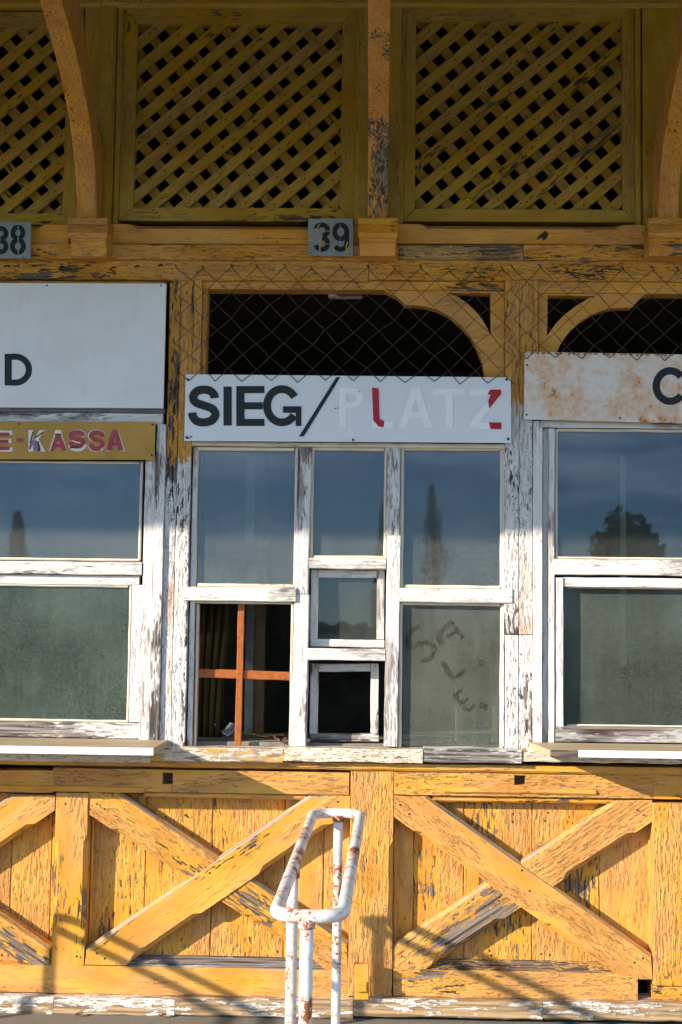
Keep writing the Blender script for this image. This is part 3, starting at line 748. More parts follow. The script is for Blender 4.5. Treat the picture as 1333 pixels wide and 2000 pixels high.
# crossed braces: lines given by their upper and lower edges in the picture
def brace(u0, u1, l0, l1, yf, mat, ends, chv=0.016, stops=((.13, .40), (.60, .88)), edge='fb'):
    """clipped to a vertical strip/rows by giving the outline polygon; chamfered beam under it"""
    P = lambda p: Vector((at(p[0], p[1], yf).x, at(p[0], p[1], yf).z))
    U0, U1, L0, L1 = P(u0), P(u1), P(l0), P(l1)
    d = ((U1-U0).normalized()+(L1-L0).normalized()).normalized(); n = Vector((-d.y, d.x))
    if n.y < 0: n = -n
    hu = ((U0+U1)/2).dot(n); hl = ((L0+L1)/2).dot(n); h = hu-hl
    mid = n*((hu+hl)/2)
    a0, a1 = ends
    A = P(a0); B = P(a1)
    a = mid+d*A.dot(d); b_ = mid+d*B.dot(d)
    return beam('cross_brace', a, b_, h, yf, 0.072, mat, booth, ch={'fb': chv, 'ft': 0.006}, stops=list(stops), jit=.0014)
# the ends are tucked behind posts and rails by cutting the outline
def brace_poly(u0, u1, l0, l1, yf, yb, mat, x0, x1, y0, y1, stops):
    P = lambda p, q=yf: Vector((at(p[0], p[1], yf).x, at(p[0], p[1], yf).z))
    U0, U1, L0, L1 = P(u0), P(u1), P(l0), P(l1)
    d = ((U1-U0).normalized()+(L1-L0).normalized()).normalized(); n = Vector((-d.y, d.x))
    if n.y < 0: n = -n
    hu = ((U0+U1)/2).dot(n); hl = ((L0+L1)/2).dot(n); phi = math.atan2(d.y, d.x)
    X0 = (P((x0, y0)).x+P((x0, y1)).x)/2; X1 = (P((x1, y0)).x+P((x1, y1)).x)/2
    Z1 = (P((x0, y0)).y+P((x1, y0)).y)/2; Z0 = (P((x0, y1)).y+P((x1, y1)).y)/2
    sm = [(-3, hl), (3, hl), (3, hu), (-3, hu)]
    base = n*0+d*((X0+X1)/2*d.x+(Z0+Z1)/2*d.y)
    def clip(poly):
        for ax, val, sg in ((0, X0, 1), (0, X1, -1), (1, Z0, 1), (1, Z1, -1)):
            o = []
            for i in range(len(poly)):
                A, B = poly[i], poly[(i+1) % len(poly)]; da, db = (A[ax]-val)*sg, (B[ax]-val)*sg
                if da >= 0: o.append(A)
                if (da < 0) != (db < 0):
                    t = da/(da-db); o.append(A+(B-A)*t)
            poly = o
        return poly
    full = clip([base+d*s+n*q for s, q in sm])
    # front face is inset along the lower arris for the stop chamfer
    ss = [p.dot(d) for p in full]; s0, s1 = min(ss), max(ss); Ln = s1-s0
    ch = 0.017; tr = 0.03
    def lower(cut):
        out = []
        for i, p in enumerate(full):
            q = full[(i+1) % len(full)]
            out.append(p-n*(0.011 if cut else 0) if abs(p.dot(n)-hu) < 1e-4 else p)
            # edge along the lower arris
            if abs(p.dot(n)-hl) < 1e-4 and abs(q.dot(n)-hl) < 1e-4:
                sg = 1 if q.dot(d) > p.dot(d) else -1
                pts = []
                for a, b_ in stops:
                    sa, sb = s0+a*Ln, s0+b_*Ln
                    pts += [(sa, 0), (sa+tr, cut), (sb-tr, cut), (sb, 0)]
                pts.sort(key=lambda t: t[0]*sg)
                for s_, c_ in pts: out.append(d*s_+n*(hl+c_))
        return out
    cen = d*((s0+s1)/2)+n*((hu+hl)/2)
    M = Matrix.Translation((cen.x, yf, cen.y)) @ Matrix.Rotation(-phi, 4, 'Y')
    def loc(p, y): q_ = p-cen; return (q_.dot(d), y, q_.dot(n))
    fr = lower(ch); mid_ = lower(0.0); k = len(fr)
    V = [loc(p, random.uniform(-.0006, .0006)) for p in fr]+[loc(p, ch) for p in mid_]+[loc(p, yb-yf) for p in mid_]
    F = [tuple(range(k)), tuple(range(3*k-1, 2*k-1, -1))]
    for i in range(k):
        j = (i+1) % k
        F.append((i, i+k, j+k, j)); F.append((i+k, i+2*k, j+2*k, j+k))
    me = mesh('cross_brace', V, F)
    # make normals consistent
    bm = bmesh.new(); bm.from_mesh(me); bmesh.ops.recalc_face_normals(bm, faces=bm.faces); bm.to_mesh(me); bm.free()
    me.materials.append(mat); me.materials.append(M_WORN)
    for p_ in me.polygons:
        if p_.normal.z > .25 and p_.normal.y < -.15 and len(p_.vertices) == 4: p_.material_index = 1
    return link('cross_brace', me, mat, booth, M)
ST = ((.12, .40), (.62, .90))
# bay under the middle/left window
brace_poly((169, 1852), (609, 1550), (241, 1888), (679, 1588), 0.000, 0.072, M_YEL, 170, 682, 1550, 1889, ST)
brace_poly((236, 1548), (679, 1839), (168, 1588), (641, 1895), 0.006, 0.070, M_YELF, 170, 682, 1550, 1893, ST)
# bay on the right
brace_poly((830, 1553), (1272, 1862), (764, 1590), (1208, 1908), 0.000, 0.072, M_YEL, 764, 1274, 1557, 1908, ST)
brace_poly((757, 1852), (1208, 1560), (826, 1898), (1274, 1604), 0.006, 0.070, M_YELW, 758, 1275, 1559, 1898, ST)
# bay cut by the left border
brace_poly((-420, 1852), (29, 1548), (-345, 1888), (100, 1588), 0.000, 0.072, M_YEL, -420, 103, 1549, 1889, ST)
brace_poly((-420, 1500), (100, 1843), (-420, 1558), (40, 1890), 0.006, 0.070, M_YELW, -420, 103, 1549, 1890, ST)
# bottom rail with weathered sloping top, plinth
hv('bottom_rail', XL, 1889.5, 682.3, 1945, 0.0, 0.11, M_YELS, booth, jit=.0015)
hv('bottom_rail', 768.6, 1898, 1246, 1950, 0.0, 0.11, M_YELW, booth, jit=.0018)
hv('bottom_rail', 1276, 1926, XR, 1958, -0.002, 0.11, M_YELF, booth, jit=.0015)
def slope(x0, x1, y, mat):
    A = at(x0, y, 0); B = at(x1, y, 0); z = (A.z+B.z)/2-.002
    pr = [(0.004, z), (0.074, z+0.032), (0.074, z-.01), (0.004, z-.01)]
    V = [Vector((x, a, b_)) for x in (A.x, B.x) for a, b_ in pr]; c = Vector(((A.x+B.x)/2, 0, z)); V = [v-c for v in V]
    F = [(0, 1, 2, 3), (7, 6, 5, 4)]+[(i, (i+1) % 4, (i+1) % 4+4, i+4) for i in range(4)]
    link('weathered_slope', mesh('weathered_slope', V, F), mat, booth, Matrix.Translation(c))
slope(172, 682, 1891, M_GREYB); slope(769, 1276, 1899, M_ROT); slope(XL, 104, 1888, M_YELW)
for a, b_, yo in ((XL, 104, 0), (104.8, 341, 2), (342, 690, 4), (691, 1060, 6), (1061, XR, 11)):
    A = hv('plinth_board', a, 1948+yo, b_, 1983+yo, -0.05, 0.10, M_PLIN, booth, jit=.0025, e=.006)
random.seed(31); V = []; F = []
def nail(px, py, Y, r=.0042):
    p = at(px, py, Y-.0012); n = len(V)
    for q_ in range(7): V.append((p.x+r*math.cos(q_*.898), p.y, p.z+r*math.sin(q_*.898)))
    F.append(tuple(range(n, n+7)))
for i in range(len(edges)-1):
    for yy in (1592, 1600, 1862, 1868):
        if edges[i+1]-edges[i] > 60: nail(random.uniform(edges[i]+12, edges[i+1]-12), yy+random.uniform(-5, 5), .075)
for x, y in ((190, 1862), (205, 1872), (640, 1578), (660, 1566), (190, 1570), (205, 1580), (782, 1572), (800, 1590), (1240, 1880), (1256, 1872), (1245, 1582), (1258, 1592), (785, 1868), (800, 1880), (128, 1570), (150, 1868), (705, 1530), (745, 1860), (430, 1690), (410, 1705), (1020, 1700), (1035, 1740)):
    nail(x, y, 0.0 if x not in (128,) else 0.0)
link('nails', mesh('nails', V, F), M_NAIL, booth, kind='stuff')
# little blocks standing against the post
bl = hv('wood_block', 694, 1884, 721, 1952, -0.085, -0.052, M_YELS, None)
tag(bl, 'small yellow wooden block standing on the plinth beside the white pipes', 'wood block')
b2 = hv('wood_chip', 697, 1919, 716, 1938, -0.100, -0.0855, M_YELS, bl)

# ------------------------------------------------------------------ inside, seen through the broken pane
inner = hv('inner_counter', -230, 1452, 1560, 1462, 0.101, 0.62, M_CARD, booth)
hv('inner_post', 480, 1060, 497, 1452, 0.50, 0.53, M_GREYBAND, booth); hv('inner_post', 498, 870, 520, 1452, 0.53, 0.60, M_INWOOD, booth)
hv('inner_post', 383, 880, 391, 1440, 0.17, 0.19, M_YELS, booth)
hv('inner_post', 480, 890, 497, 1059, 0.50, 0.53, M_SIGNW, booth)
hv('inner_post', 1212, 890, 1224, 1300, 0.50, 0.53, M_SIGNW, booth)
hv('inner_board', 890, 1330, 903, 1450, 0.30, 0.33, M_INWOOD, booth)
hv('inner_board', 800, 1428, 975, 1434, 0.12, 0.14, M_CREAM, booth, tilt=.004); hv('inner_board', 962, 1380, 972, 1450, 0.13, 0.15, M_CREAM, booth)
# curtain remains: folded sheet
V = []; F = []; a0 = at(388, 1180, .32); a1 = at(440, 1450, .32); top = at(400, 1000, .32).z
for i in range(25):
    t = i/24
    for j in range(12):
        s = j/11
        x = a0.x+(a1.x-a0.x)*t*(1+.12*math.sin(s*5)); z = top+(a1.z-top)*s
        V.append((x, .32+.018*math.sin(t*26+s*2)+.01*math.sin(t*55), z))
for i in range(24):
    for j in range(11): F.append((i*12+j, (i+1)*12+j, (i+1)*12+j+1, i*12+j+1))
cur = link('curtain', mesh('curtain', V, F, True), simple('olive_curtain', (0.05, 0.036, 0.012), 0.9, 0.3, 8))
tag(cur, 'dim olive curtain hanging inside behind the rusty window bars', 'curtain')
md = cur.modifiers.new('thick', 'SOLIDIFY'); md.thickness = .003
def scrap(name, px, py, Y, sx, sy, rz, mat, label, cat, lift=0.0):
    p = at(px, py, Y); V = []; F = []
    zc = WM[inner].translation.z+ (at(600, 1452, .101).z-at(600, 1462, .101).z)/2
    n = 6
    for i in range(n+1):
        for j in range(3):
            u, v = i/n-.5, j/2-.5
            V.append((u*sx*(1-.3*abs(v)*((i*7) % 3)/2), v*sy+.006*math.sin(i*2.1), .004+lift*(u*u*3)+.004*math.sin(i*1.7+j)))
    for i in range(n):
        for j in range(2): F.append((i*3+j, (i+1)*3+j, (i+1)*3+j+1, i*3+j+1))
    o = link(name, mesh(name, V, F), mat, None, Matrix.Translation((p.x, Y, zc+.003)) @ Matrix.Rotation(rz, 4, 'Z'))
    md = o.modifiers.new('thick', 'SOLIDIFY'); md.thickness = .003; md.offset = 1
    tag(o, label, cat); return o
scrap('dry_leaf', 548, 1447, 0.085, .05, .03, .3, M_CONC, 'curled dry leaf on the sill at the right end of the broken pane', 'leaf', .02)
scrap('wood_scrap', 520, 1437, 0.33, .14, .05, .15, M_YELS, 'yellowish wood scrap lying on the counter inside the broken pane', 'wood scrap', .01)
scrap('paper_scrap', 435, 1438, 0.38, .12, .09, .6, M_SIGNB, 'torn grey paper on the counter inside, beside the curtain', 'paper', .06)

# ------------------------------------------------------------------ signs
def sheet(name, c4, Y, th, mat, label, bow=0.0, cat='sign'):
    """panel from four picture corners (tl,tr,br,bl)"""
    P = [at(x, y, Y) for x, y in c4]; nx, nz = 16, 4; V = []; F = []
    c = sum(P, Vector())/4
    for side in (0, 1):
        for j in range(nz+1):
            for i in range(nx+1):
                u, v = i/nx, j/nz
                p = P[0]*(1-u)*(1-v)+P[1]*u*(1-v)+P[2]*u*v+P[3]*(1-u)*v
                y = bow*(abs(2*u-1)**6)+bow*.35*math.sin(u*9)*(v-.5)
                V.append((p.x-c.x, y+side*th, p.z-c.z))
    k = (nx+1)*(nz+1); idx = lambda i, j: j*(nx+1)+i
    for j in range(nz):
        for i in range(nx):
            F.append((idx(i, j), idx(i, j+1), idx(i+1, j+1), idx(i+1, j))); F.append((k+idx(i, j), k+idx(i+1, j), k+idx(i+1, j+1), k+idx(i, j+1)))
    for i in range(nx):
        F.append((idx(i, 0), idx(i+1, 0), k+idx(i+1, 0), k+idx(i, 0))); F.append((idx(i, nz), k+idx(i, nz), k+idx(i+1, nz), idx(i+1, nz)))
    for j in range(nz):
        F.append((idx(0, j), k+idx(0, j), k+idx(0, j+1), idx(0, j+1))); F.append((idx(nx, j), idx(nx, j+1), k+idx(nx, j+1), k+idx(nx, j)))
    o = link(name, mesh(name, V, F), mat, None, Matrix.Translation((c.x, Y, c.z)))
    if label: tag(o, label, cat)
    return o
def screws(parent, pts, Y, r=0.006):
    for x, y in pts:
        p = at(x, y, Y); V = []; n = 8
        for rr, dy in ((r, 0.003), (r*.75, -.0025)):
            for k in range(n): a = 2*math.pi*k/n; V.append((rr*math.cos(a), dy, rr*math.sin(a)))
        F = [tuple(n+k for k in range(n))]+[(k, (k+1) % n, n+(k+1) % n, n+k) for k in range(n)]
        link('screw', mesh('screw', V, F), M_NAIL, parent, Matrix.Translation(p))
def strip(P, w, closed=False):
    """polyline -> quad strip outline in picture units; returns (verts2d, quads)"""
    V = []; F = []; n = len(P)
    for i in range(n):
        if closed: a, b_ = P[i-1], P[(i+1) % n]
        else: a, b_ = P[max(i-1, 0)], P[min(i+1, n-1)]
        d = Vector((b_[0]-a[0], b_[1]-a[1]))
        if d.length < 1e-9: d = Vector((1, 0))
        d.normalize(); nn = Vector((-d.y, d.x))*(w/2)
        V += [(P[i][0]+nn.x, P[i][1]+nn.y), (P[i][0]-nn.x, P[i][1]-nn.y)]
    for i in range(n if closed else n-1):
        j = (i+1) % n; F.append((2*i, 2*i+1, 2*j+1, 2*j))
    return V, F
def letter(name, pieces, Y, mat, parent, th=0.0006):
    """pieces: list of ('poly',pts) | ('line',pts,w) | ('loop',pts,w) in picture px -> one thin mesh"""
    V = []; F = []
    for k, pc in enumerate(pieces):
        y = Y-k*0.00022
        if pc[0] == 'poly': v2 = pc[1]; f2 = [tuple(range(len(v2)))]
        else: v2, f2 = strip(pc[1], pc[2], pc[0] == 'loop')
        n0 = len(V)
        for x, yy in v2: V.append(at(x, yy, y))
        for f in f2: F.append(tuple(n0+i for i in f))
    c = sum(V, Vector())/len(V); V = [v-c for v in V]
    me = mesh(name, V, F)
    bm = bmesh.new(); bm.from_mesh(me)
    bmesh.ops.recalc_face_normals(bm, faces=bm.faces)
    ex = bmesh.ops.extrude_face_region(bm, geom=list(bm.faces))
    bmesh.ops.translate(bm, verts=[e for e in ex['geom'] if isinstance(e, bmesh.types.BMVert)], vec=(0, -th, 0))
    bmesh.ops.recalc_face_normals(bm, faces=bm.faces); bm.to_mesh(me); bm.free()
    return link(name, me, mat, parent, Matrix.Translation(c))
def rect(x0, y0, x1, y1): return ('poly', [(x0, y0), (x1, y0), (x1, y1), (x0, y1)])
def box2(x0, y0, x1, y1): return lambda pts: [(x0+(x1-x0)*u, y1-(y1-y0)*v) for u, v in pts]
def ell(cx, cy, rx, ry, a0, a1, n=24):
    return [(cx+rx*math.cos(math.radians(a0+(a1-a0)*i/n)), cy-ry*math.sin(math.radians(a0+(a1-a0)*i/n))) for i in range(n+1)]
def L_S(x0, y0, x1, y1, w):
    f = box2(x0+w/2, y0+w/2, x1-w/2, y1-w/2)
    return [('line', crom(f([(.97, .74), (.93, .86), (.74, .97), (.48, 1.0), (.20, .95), (.04, .79), (.13, .62), (.48, .52), (.86, .42), (1.0, .24), (.84, .06), (.50, 0.0), (.20, .04), (.03, .17), (0, .30)]), 6), w)]
def L_I(x0, y0, x1, y1, w): return [rect(x0, y0, x1, y1)]
def L_E(x0, y0, x1, y1, w):
    m_ = (y0+y1)/2; return [rect(x0, y0, x0+w, y1), rect(x0+w-.5, y0, x1, y0+w*.86), rect(x0+w-.5, m_-w*.46, x1-(x1-x0)*.06, m_+w*.40), rect(x0+w-.5, y1-w*.86, x1, y1)]
def L_G(x0, y0, x1, y1, w):
    cx, cy = (x0+x1)/2-1, (y0+y1)/2; rx, ry = (x1-x0)/2-w/2, (y1-y0)/2-w/2
    return [('line', ell(cx, cy, rx, ry, 32, 325, 40), w*.95), rect(cx+2, cy+1, x1, cy+1+w*.80), rect(x1-w*.68, cy+4, x1, y1-1)]
def L_D(x0, y0, x1, y1, w):
    cy = (y0+y1)/2; ry = (y1-y0)/2-w*.40; xm = x0+(x1-x0)*.38; rx = x1-w/2-xm
    return [rect(x0, y0, x0+w, y1), ('line', [(x0+w-1, y0+w*.40), (xm, y0+w*.40)]+ell(xm, cy, rx, ry, 88, -88, 26)+[(xm, y1-w*.40), (x0+w-1, y1-w*.40)], w*.86)]
def L_C(x0, y0, x1, y1, w):
    return [('line', ell((x0+x1)/2, (y0+y1)/2, (x1-x0)/2-w/2, (y1-y0)/2-w/2, 38, 322, 40), w)]
def L_A(x0, y0, x1, y1, w):
    c = (x0+x1)/2; return [('poly', [(x0, y1), (c-w*.55, y0), (c+w*.55, y0), (x1, y1), (x1-w*1.08, y1), (c, y0+w*1.3), (x0+w*1.08, y1)]), rect(x0+(x1-x0)*.26, y1-(y1-y0)*.40, x1-(x1-x0)*.26, y1-(y1-y0)*.40+w*.8)]
def L_P(x0, y0, x1, y1, w):
    h = (y1-y0)*.52; cy = y0+h/2; xm = x0+(x1-x0)*.5
    return [rect(x0, y0, x0+w, y1), ('line', [(x0+w-1, y0+w*.42), (xm, y0+w*.42)]+ell(xm, cy, x1-w/2-xm, h/2-w*.42, 85, -85, 18)+[(xm, y0+h-w*.42), (x0+w-1, y0+h-w*.42)], w*.85)]
def L_T(x0, y0, x1, y1, w): c = (x0+x1)/2; return [rect(x0, y0, x1, y0+w*.86), rect(c-w/2, y0+w*.86-.5, c+w/2, y1)]
def L_L(x0, y0, x1, y1, w): return [rect(x0, y0, x0+w, y1), rect(x0+w-.5, y1-w*.86, x1, y1)]
def L_Z(x0, y0, x1, y1, w): return [rect(x0, y0, x1, y0+w*.86), rect(x0, y1-w*.86, x1, y1), ('poly', [(x1, y0+w*.8), (x0+w*1.25, y1-w*.8), (x0, y1-w*.8), (x1-w*1.25, y0+w*.8)])]
def L_K(x0, y0, x1, y1, w):
    m_ = (y0+y1)/2; return [rect(x0, y0, x0+w, y1), ('poly', [(x0+w-.5, m_+2), (x1-w*1.2, y0), (x1, y0), (x0+w-.5, m_+w*1.3)]), ('poly', [(x0+w+3, m_-1), (x0+w+9, m_-6), (x1, y1), (x1-w*1.2, y1)])]

# board with the single D
YD = -0.040
sD = sheet('sign_board', [(-245, 552), (325, 554), (319, 797), (-249, 794)], YD, 0.016, M_SIGNB, 'large blank white board with a single black letter D')
letter('letter', L_D(9.5, 691, 64, 753, 14), YD-.0004, M_BLACK, sD)
screws(sD, [(92, 557.5), (315, 557.5)], YD-.001, .004)
# SIEG / PLATZ
YS_ = -0.030
sS = sheet('sheet_sign', [(363, 731), (998, 737), (999, 865), (360, 861)], YS_, 0.003, M_SIGNW, 'white sheet sign reading SIEG and a slash above the middle window', bow=0.002)
for fn, b_ in ((L_S, (368, 753, 429, 833)), (L_I, (437, 755, 453, 831)), (L_E, (462, 754, 517, 832)), (L_G, (515, 752, 589, 833))):
    letter('letter', fn(*b_, 16), YS_-.0022, M_BLACK, sS)
letter('slash', [('poly', [(657, 737), (665.5, 736), (594, 852), (584, 853)])], YS_-.0022, M_BLACK, sS)
for fn, b_ in ((L_P, (662, 757, 711, 834)), (L_L, (727, 758, 770, 836)), (L_A, (778, 758, 846, 836)), (L_T, (846, 759, 909, 837)), (L_Z, (918, 760, 980, 838))):
    letter('letter_ghost', fn(*b_, 15), YS_-.0018, M_GHOST, sS, .0002)
q4 = lambda L_: [(320+x/1.9043, 480+y/1.9043) for x, y in L_]
letter('letter_remnant', [('poly', q4([(775, 527), (800, 531), (803, 645), (821, 652), (818, 675), (800, 672), (780, 650)]))], YS_-.003, M_RED, sS, .001)
letter('letter_remnant', [('poly', q4([(1205, 553), (1214, 535), (1255, 535), (1255, 552), (1212, 605), (1207, 578), (1216, 555)]))], YS_-.003, M_RED, sS, .001)
letter('letter_remnant', [('poly', q4([(1210, 657), (1256, 657), (1256, 682), (1216, 681)]))], YS_-.003, M_RED, sS, .001)
screws(sS, [(367, 741), (365, 854), (990, 741), (993, 857), (690, 859), (693, 733)], YS_-.0015, .0055)
letter('scratch', [('line', [(366, 857), (376, 852)], 1.6)], YS_-.0028, M_BLACK, sS)
for x, y in ((655, 798), (661, 797), (702, 765)): letter('scratch', [rect(x-1, y-1, x+1, y+1)], YS_-.0028, M_BLACK, sS)
# rusty sign with C
YC = -0.034
sC = sheet('sign_plate', [(1025, 687), (1560, 696), (1560, 832), (1024, 819)], YC, 0.006, M_RSIGN, 'rust stained white plate sign with a black letter C')
letter('letter', L_C(1275, 717, 1344, 791, 14.5), YC-.0006, M_BLACK, sC)
screws(sC, [(1030.5, 713), (1029, 810), (1212, 816)], YC-.001, .0045)
for k in range(26):                                                   # rust flakes along the upper edge
    x = 1027+k*11.5+random.uniform(-4, 4); yy = 688.5+(x-1025)*9/535
    letter('rust_flake', [('poly', [(x-random.uniform(2, 6), yy-.8), (x+random.uniform(2, 6), yy-.8), (x+random.uniform(0, 3), yy+random.uniform(1.5, 4)), (x-2, yy+random.uniform(1, 3))])], YC-.0008, M_BAR, sC, .0004) if x < 1330 else None
# E-KASSA
YK = -0.030
sK = sheet('sheet_sign', [(-240, 822), (304, 824), (302, 898), (-240, 896)], YK, 0.004, M_OCHRE, 'ochre sheet sign with peeling red letters E-KASSA', bow=.001)
for fn, b_ in ((L_E, (-12, 841, 25, 882)), (L_K, (56, 840, 89, 882)), (L_A, (96, 840, 132, 881)), (L_S, (134, 839, 170, 882)), (L_S, (171, 839, 207, 882)), (L_A, (207, 840, 245, 881))):
    letter('letter_backing', fn(*b_, 9.5), YK-.0012, M_PEEL, sK, .0003)
letter('letter', L_E(-12, 845, 19, 879, 8), YK-.0026, M_REDF, sK)
letter('letter', [('poly', [(33, 856), (46, 856), (46, 863), (33, 863)])], YK-.0026, M_REDF, sK)
letter('letter', [('poly', [(57, 872), (65, 858), (76, 862), (77, 881), (70, 880), (66, 868), (58, 880)])], YK-.003, M_PURP, sK)
letter('letter_shadow', [('poly', [(64, 843), (66, 843), (61, 866), (58, 866)]), ('poly', [(86, 842), (84, 846), (68, 857), (66, 856)]), ('poly', [(76, 862), (80, 881), (76, 881), (74, 866)])], YK-.0034, M_BLACK, sK)
letter('letter', [('poly', [(98, 881), (109, 849), (119, 849), (131, 880), (122, 881), (114, 856), (106, 881)]), rect(105, 866, 124, 873)], YK-.0026, M_REDF, sK)
letter('letter', L_S(134, 840, 168, 876, 9), YK-.0026, M_REDF, sK); letter('letter', L_S(173, 840, 206, 881, 9), YK-.0026, M_REDF, sK)
letter('letter', L_A(208, 840, 242, 880, 9.5), YK-.0026, M_REDF, sK)
letter('letter_shadow', [('poly', [(137, 876), (152, 874), (166, 866), (155, 872), (138, 872)]), ('poly', [(134, 852), (136, 856), (144, 861), (137, 858)]), ('poly', [(108, 847), (120, 847), (120, 849), (108, 849)])], YK-.0036, M_BLACK, sK)
letter('letter_curl', [('poly', [(142, 880), (158, 877), (168, 866), (168, 873), (160, 881), (150, 882)]), ('poly', [(0, 841), (25, 841), (25, 845), (8, 844)]), ('poly', [(196, 879), (203, 872), (200, 880)]), ('poly', [(172, 851), (176, 857), (181, 861), (175, 859)])], YK-.004, M_PEEL, sK, .001)
screws(sK, [(38, 828), (298, 829), (297, 889)], YK-.001, .0045)
# house-number style plates
def digit3(x0, y0, x1, y1, w):
    xm = (x0+x1)/2; h = (y1-y0); r1 = (h*.5-w*.0)/2
    a = ell(xm, y0+h*.27, (x1-x0)/2-w/2, h*.27-w/2, 165, -80, 26); b_ = ell(xm, y1-h*.28, (x1-x0)/2-w/2, h*.28-w/2, 85, -165, 28)
    return [('line', a, w), ('line', b_, w)]
def digit9(x0, y0, x1, y1, w):
    xm = (x0+x1)/2; h = y1-y0
    lp = ell(xm, y0+h*.32, (x1-x0)/2-w/2, h*.32-w/2, 0, 350, 36)
    tl = [(x1-w/2, y0+h*.30), (x1-w/2, y0+h*.62)]+ell(xm, y1-h*.30, (x1-x0)/2-w/2, h*.30-w/2, -5, -150, 20)
    return [('loop', lp, w), ('line', tl, w)]
def digit8(x0, y0, x1, y1, w):
    xm = (x0+x1)/2; h = y1-y0
    return [('loop', ell(xm, y0+h*.26, (x1-x0)/2-w/2-1, h*.26-w/2+1, 0, 350, 30), w), ('loop', ell(xm, y1-h*.28, (x1-x0)/2-w/2, h*.28-w/2+1, 0, 350, 32), w)]
YN = -0.046
n39 = sheet('number_plate', [(602.5, 427.5), (690, 427), (690, 500.5), (602, 499)], YN, 0.003, M_PLATE, 'grey metal plate with stencilled number 39 and yellow paint drips', cat='number plate')
letter('digit', digit3(612, 434.5, 645.5, 492, 9.5), YN-.0004, M_BLACK, n39); letter('digit', digit9(649.5, 434.5, 682.5, 492, 9.5), YN-.0004, M_BLACK, n39)
dripm = simple('yellow_drip', (0.60, 0.33, 0.05), .5)
for pl in ([(625, 438), (619, 446), (622, 453), (625, 458), (626, 475), (624.5, 493)], [(680, 472), (677, 479), (677, 494)], [(607, 462), (606, 470)]):
    letter('paint_drip', [('line', pl, 2.4)], YN-.0012, dripm, n39)
for s_ in ((664.5, 437, 666, 446), (664.5, 466, 666, 474), (636, 450.5, 646, 452), (636, 476, 646, 477.5)):
    letter('stencil_gap', [rect(*s_)], YN-.0012, M_PLATE, n39)
screws(n39, [(608, 494), (683.5, 496)], YN-.001, .003)
n38 = sheet('number_plate', [(-25, 433.5), (61, 434), (60.5, 505), (-26, 504)], YN, 0.003, M_PLATE, 'grey metal plate with stencilled number 38 at the left border', cat='number plate')
letter('digit', digit3(-17, 441, 17, 497, 9.5), YN-.0004, M_BLACK, n38); letter('digit', digit8(20, 440, 51, 497, 9.5), YN-.0004, M_BLACK, n38)
for s_ in ((35, 438, 37, 450), (35, 462, 37, 476), (35, 487, 37, 498)): letter('stencil_gap', [rect(*s_)], YN-.0012, M_PLATE, n38)
screws(n38, [(45, 503)], YN-.001, .003)

# ------------------------------------------------------------------ chain-link meshes
def chainlink(x0, y0, cols, rows, px, py, Y, label, slant=0.0):
    root = empty('chain_link_mesh', at(x0+cols*px/2, y0+rows*py, Y)); tag(root, label, 'wire mesh', 'wire meshes over the openings')
    rnd = {}
    def node(c, r):
        if (c, r) not in rnd:
            ed = 3.2
            rnd[(c, r)] = (x0+c*px+random.uniform(-ed, ed)+r*slant, y0+r*py+random.uniform(-ed, ed)+c*0.25)
        return rnd[(c, r)]
    for c in range(cols):
        pts = []
        for r in range(rows+1):
            cc = c+((r+c) % 2)
            x, y = node(cc, r); d = 0.003 if cc == c else -0.003
            if r > 0:
                lx, ly = lastxy
                pts.append(at((lx+x)/2, (ly+y)/2+random.uniform(.2, 1.0), Y+random.uniform(-.001, .001)))
            pts.append(at(x, y, Y+d)); lastxy = (x, y)
        V, F = sweep(pts, 0.00165, 5)
        o = link('wire', mesh('wire', V, F, True), M_WIRE, root)
    # staples along the top
    for c in range(0, cols+1, 1):
        if c % 2 == 0:
            p = at(*node(c, 0), Y); V, F = sweep([p+Vector((0.004, -.004, -.003)), p+Vector((0, -.003, .008)), p+Vector((-.006, .012, .012))], .0022, 5)
            link('staple', mesh('staple', V, F), M_NAIL, root)
    return root
chainlink(344, 521, 25, 9, 26.6, 24.6, -0.034, 'rusty chain link mesh stretched over the opening above the SIEG sign', -0.2)
chainlink(1003, 524, 22, 7, 27.0, 25.0, -0.040, 'rusty chain link mesh over the opening above the rusty sign with a C', -0.2)
for k in range(7):                                                      # bent nails where a mesh once hung
    x = 22+k*50+random.uniform(-5, 5); p = at(x, 521+random.uniform(-3, 3), -.005)
    V, F = sweep([p+Vector((0, .01, 0)), p+Vector((-.004, -.012, .0)), p+Vector((-.02*random.uniform(.4, 1.2), -.016, -.006))], .0035, 6)
    link('bent_nail', mesh('bent_nail', V, F), M_NAIL, booth)

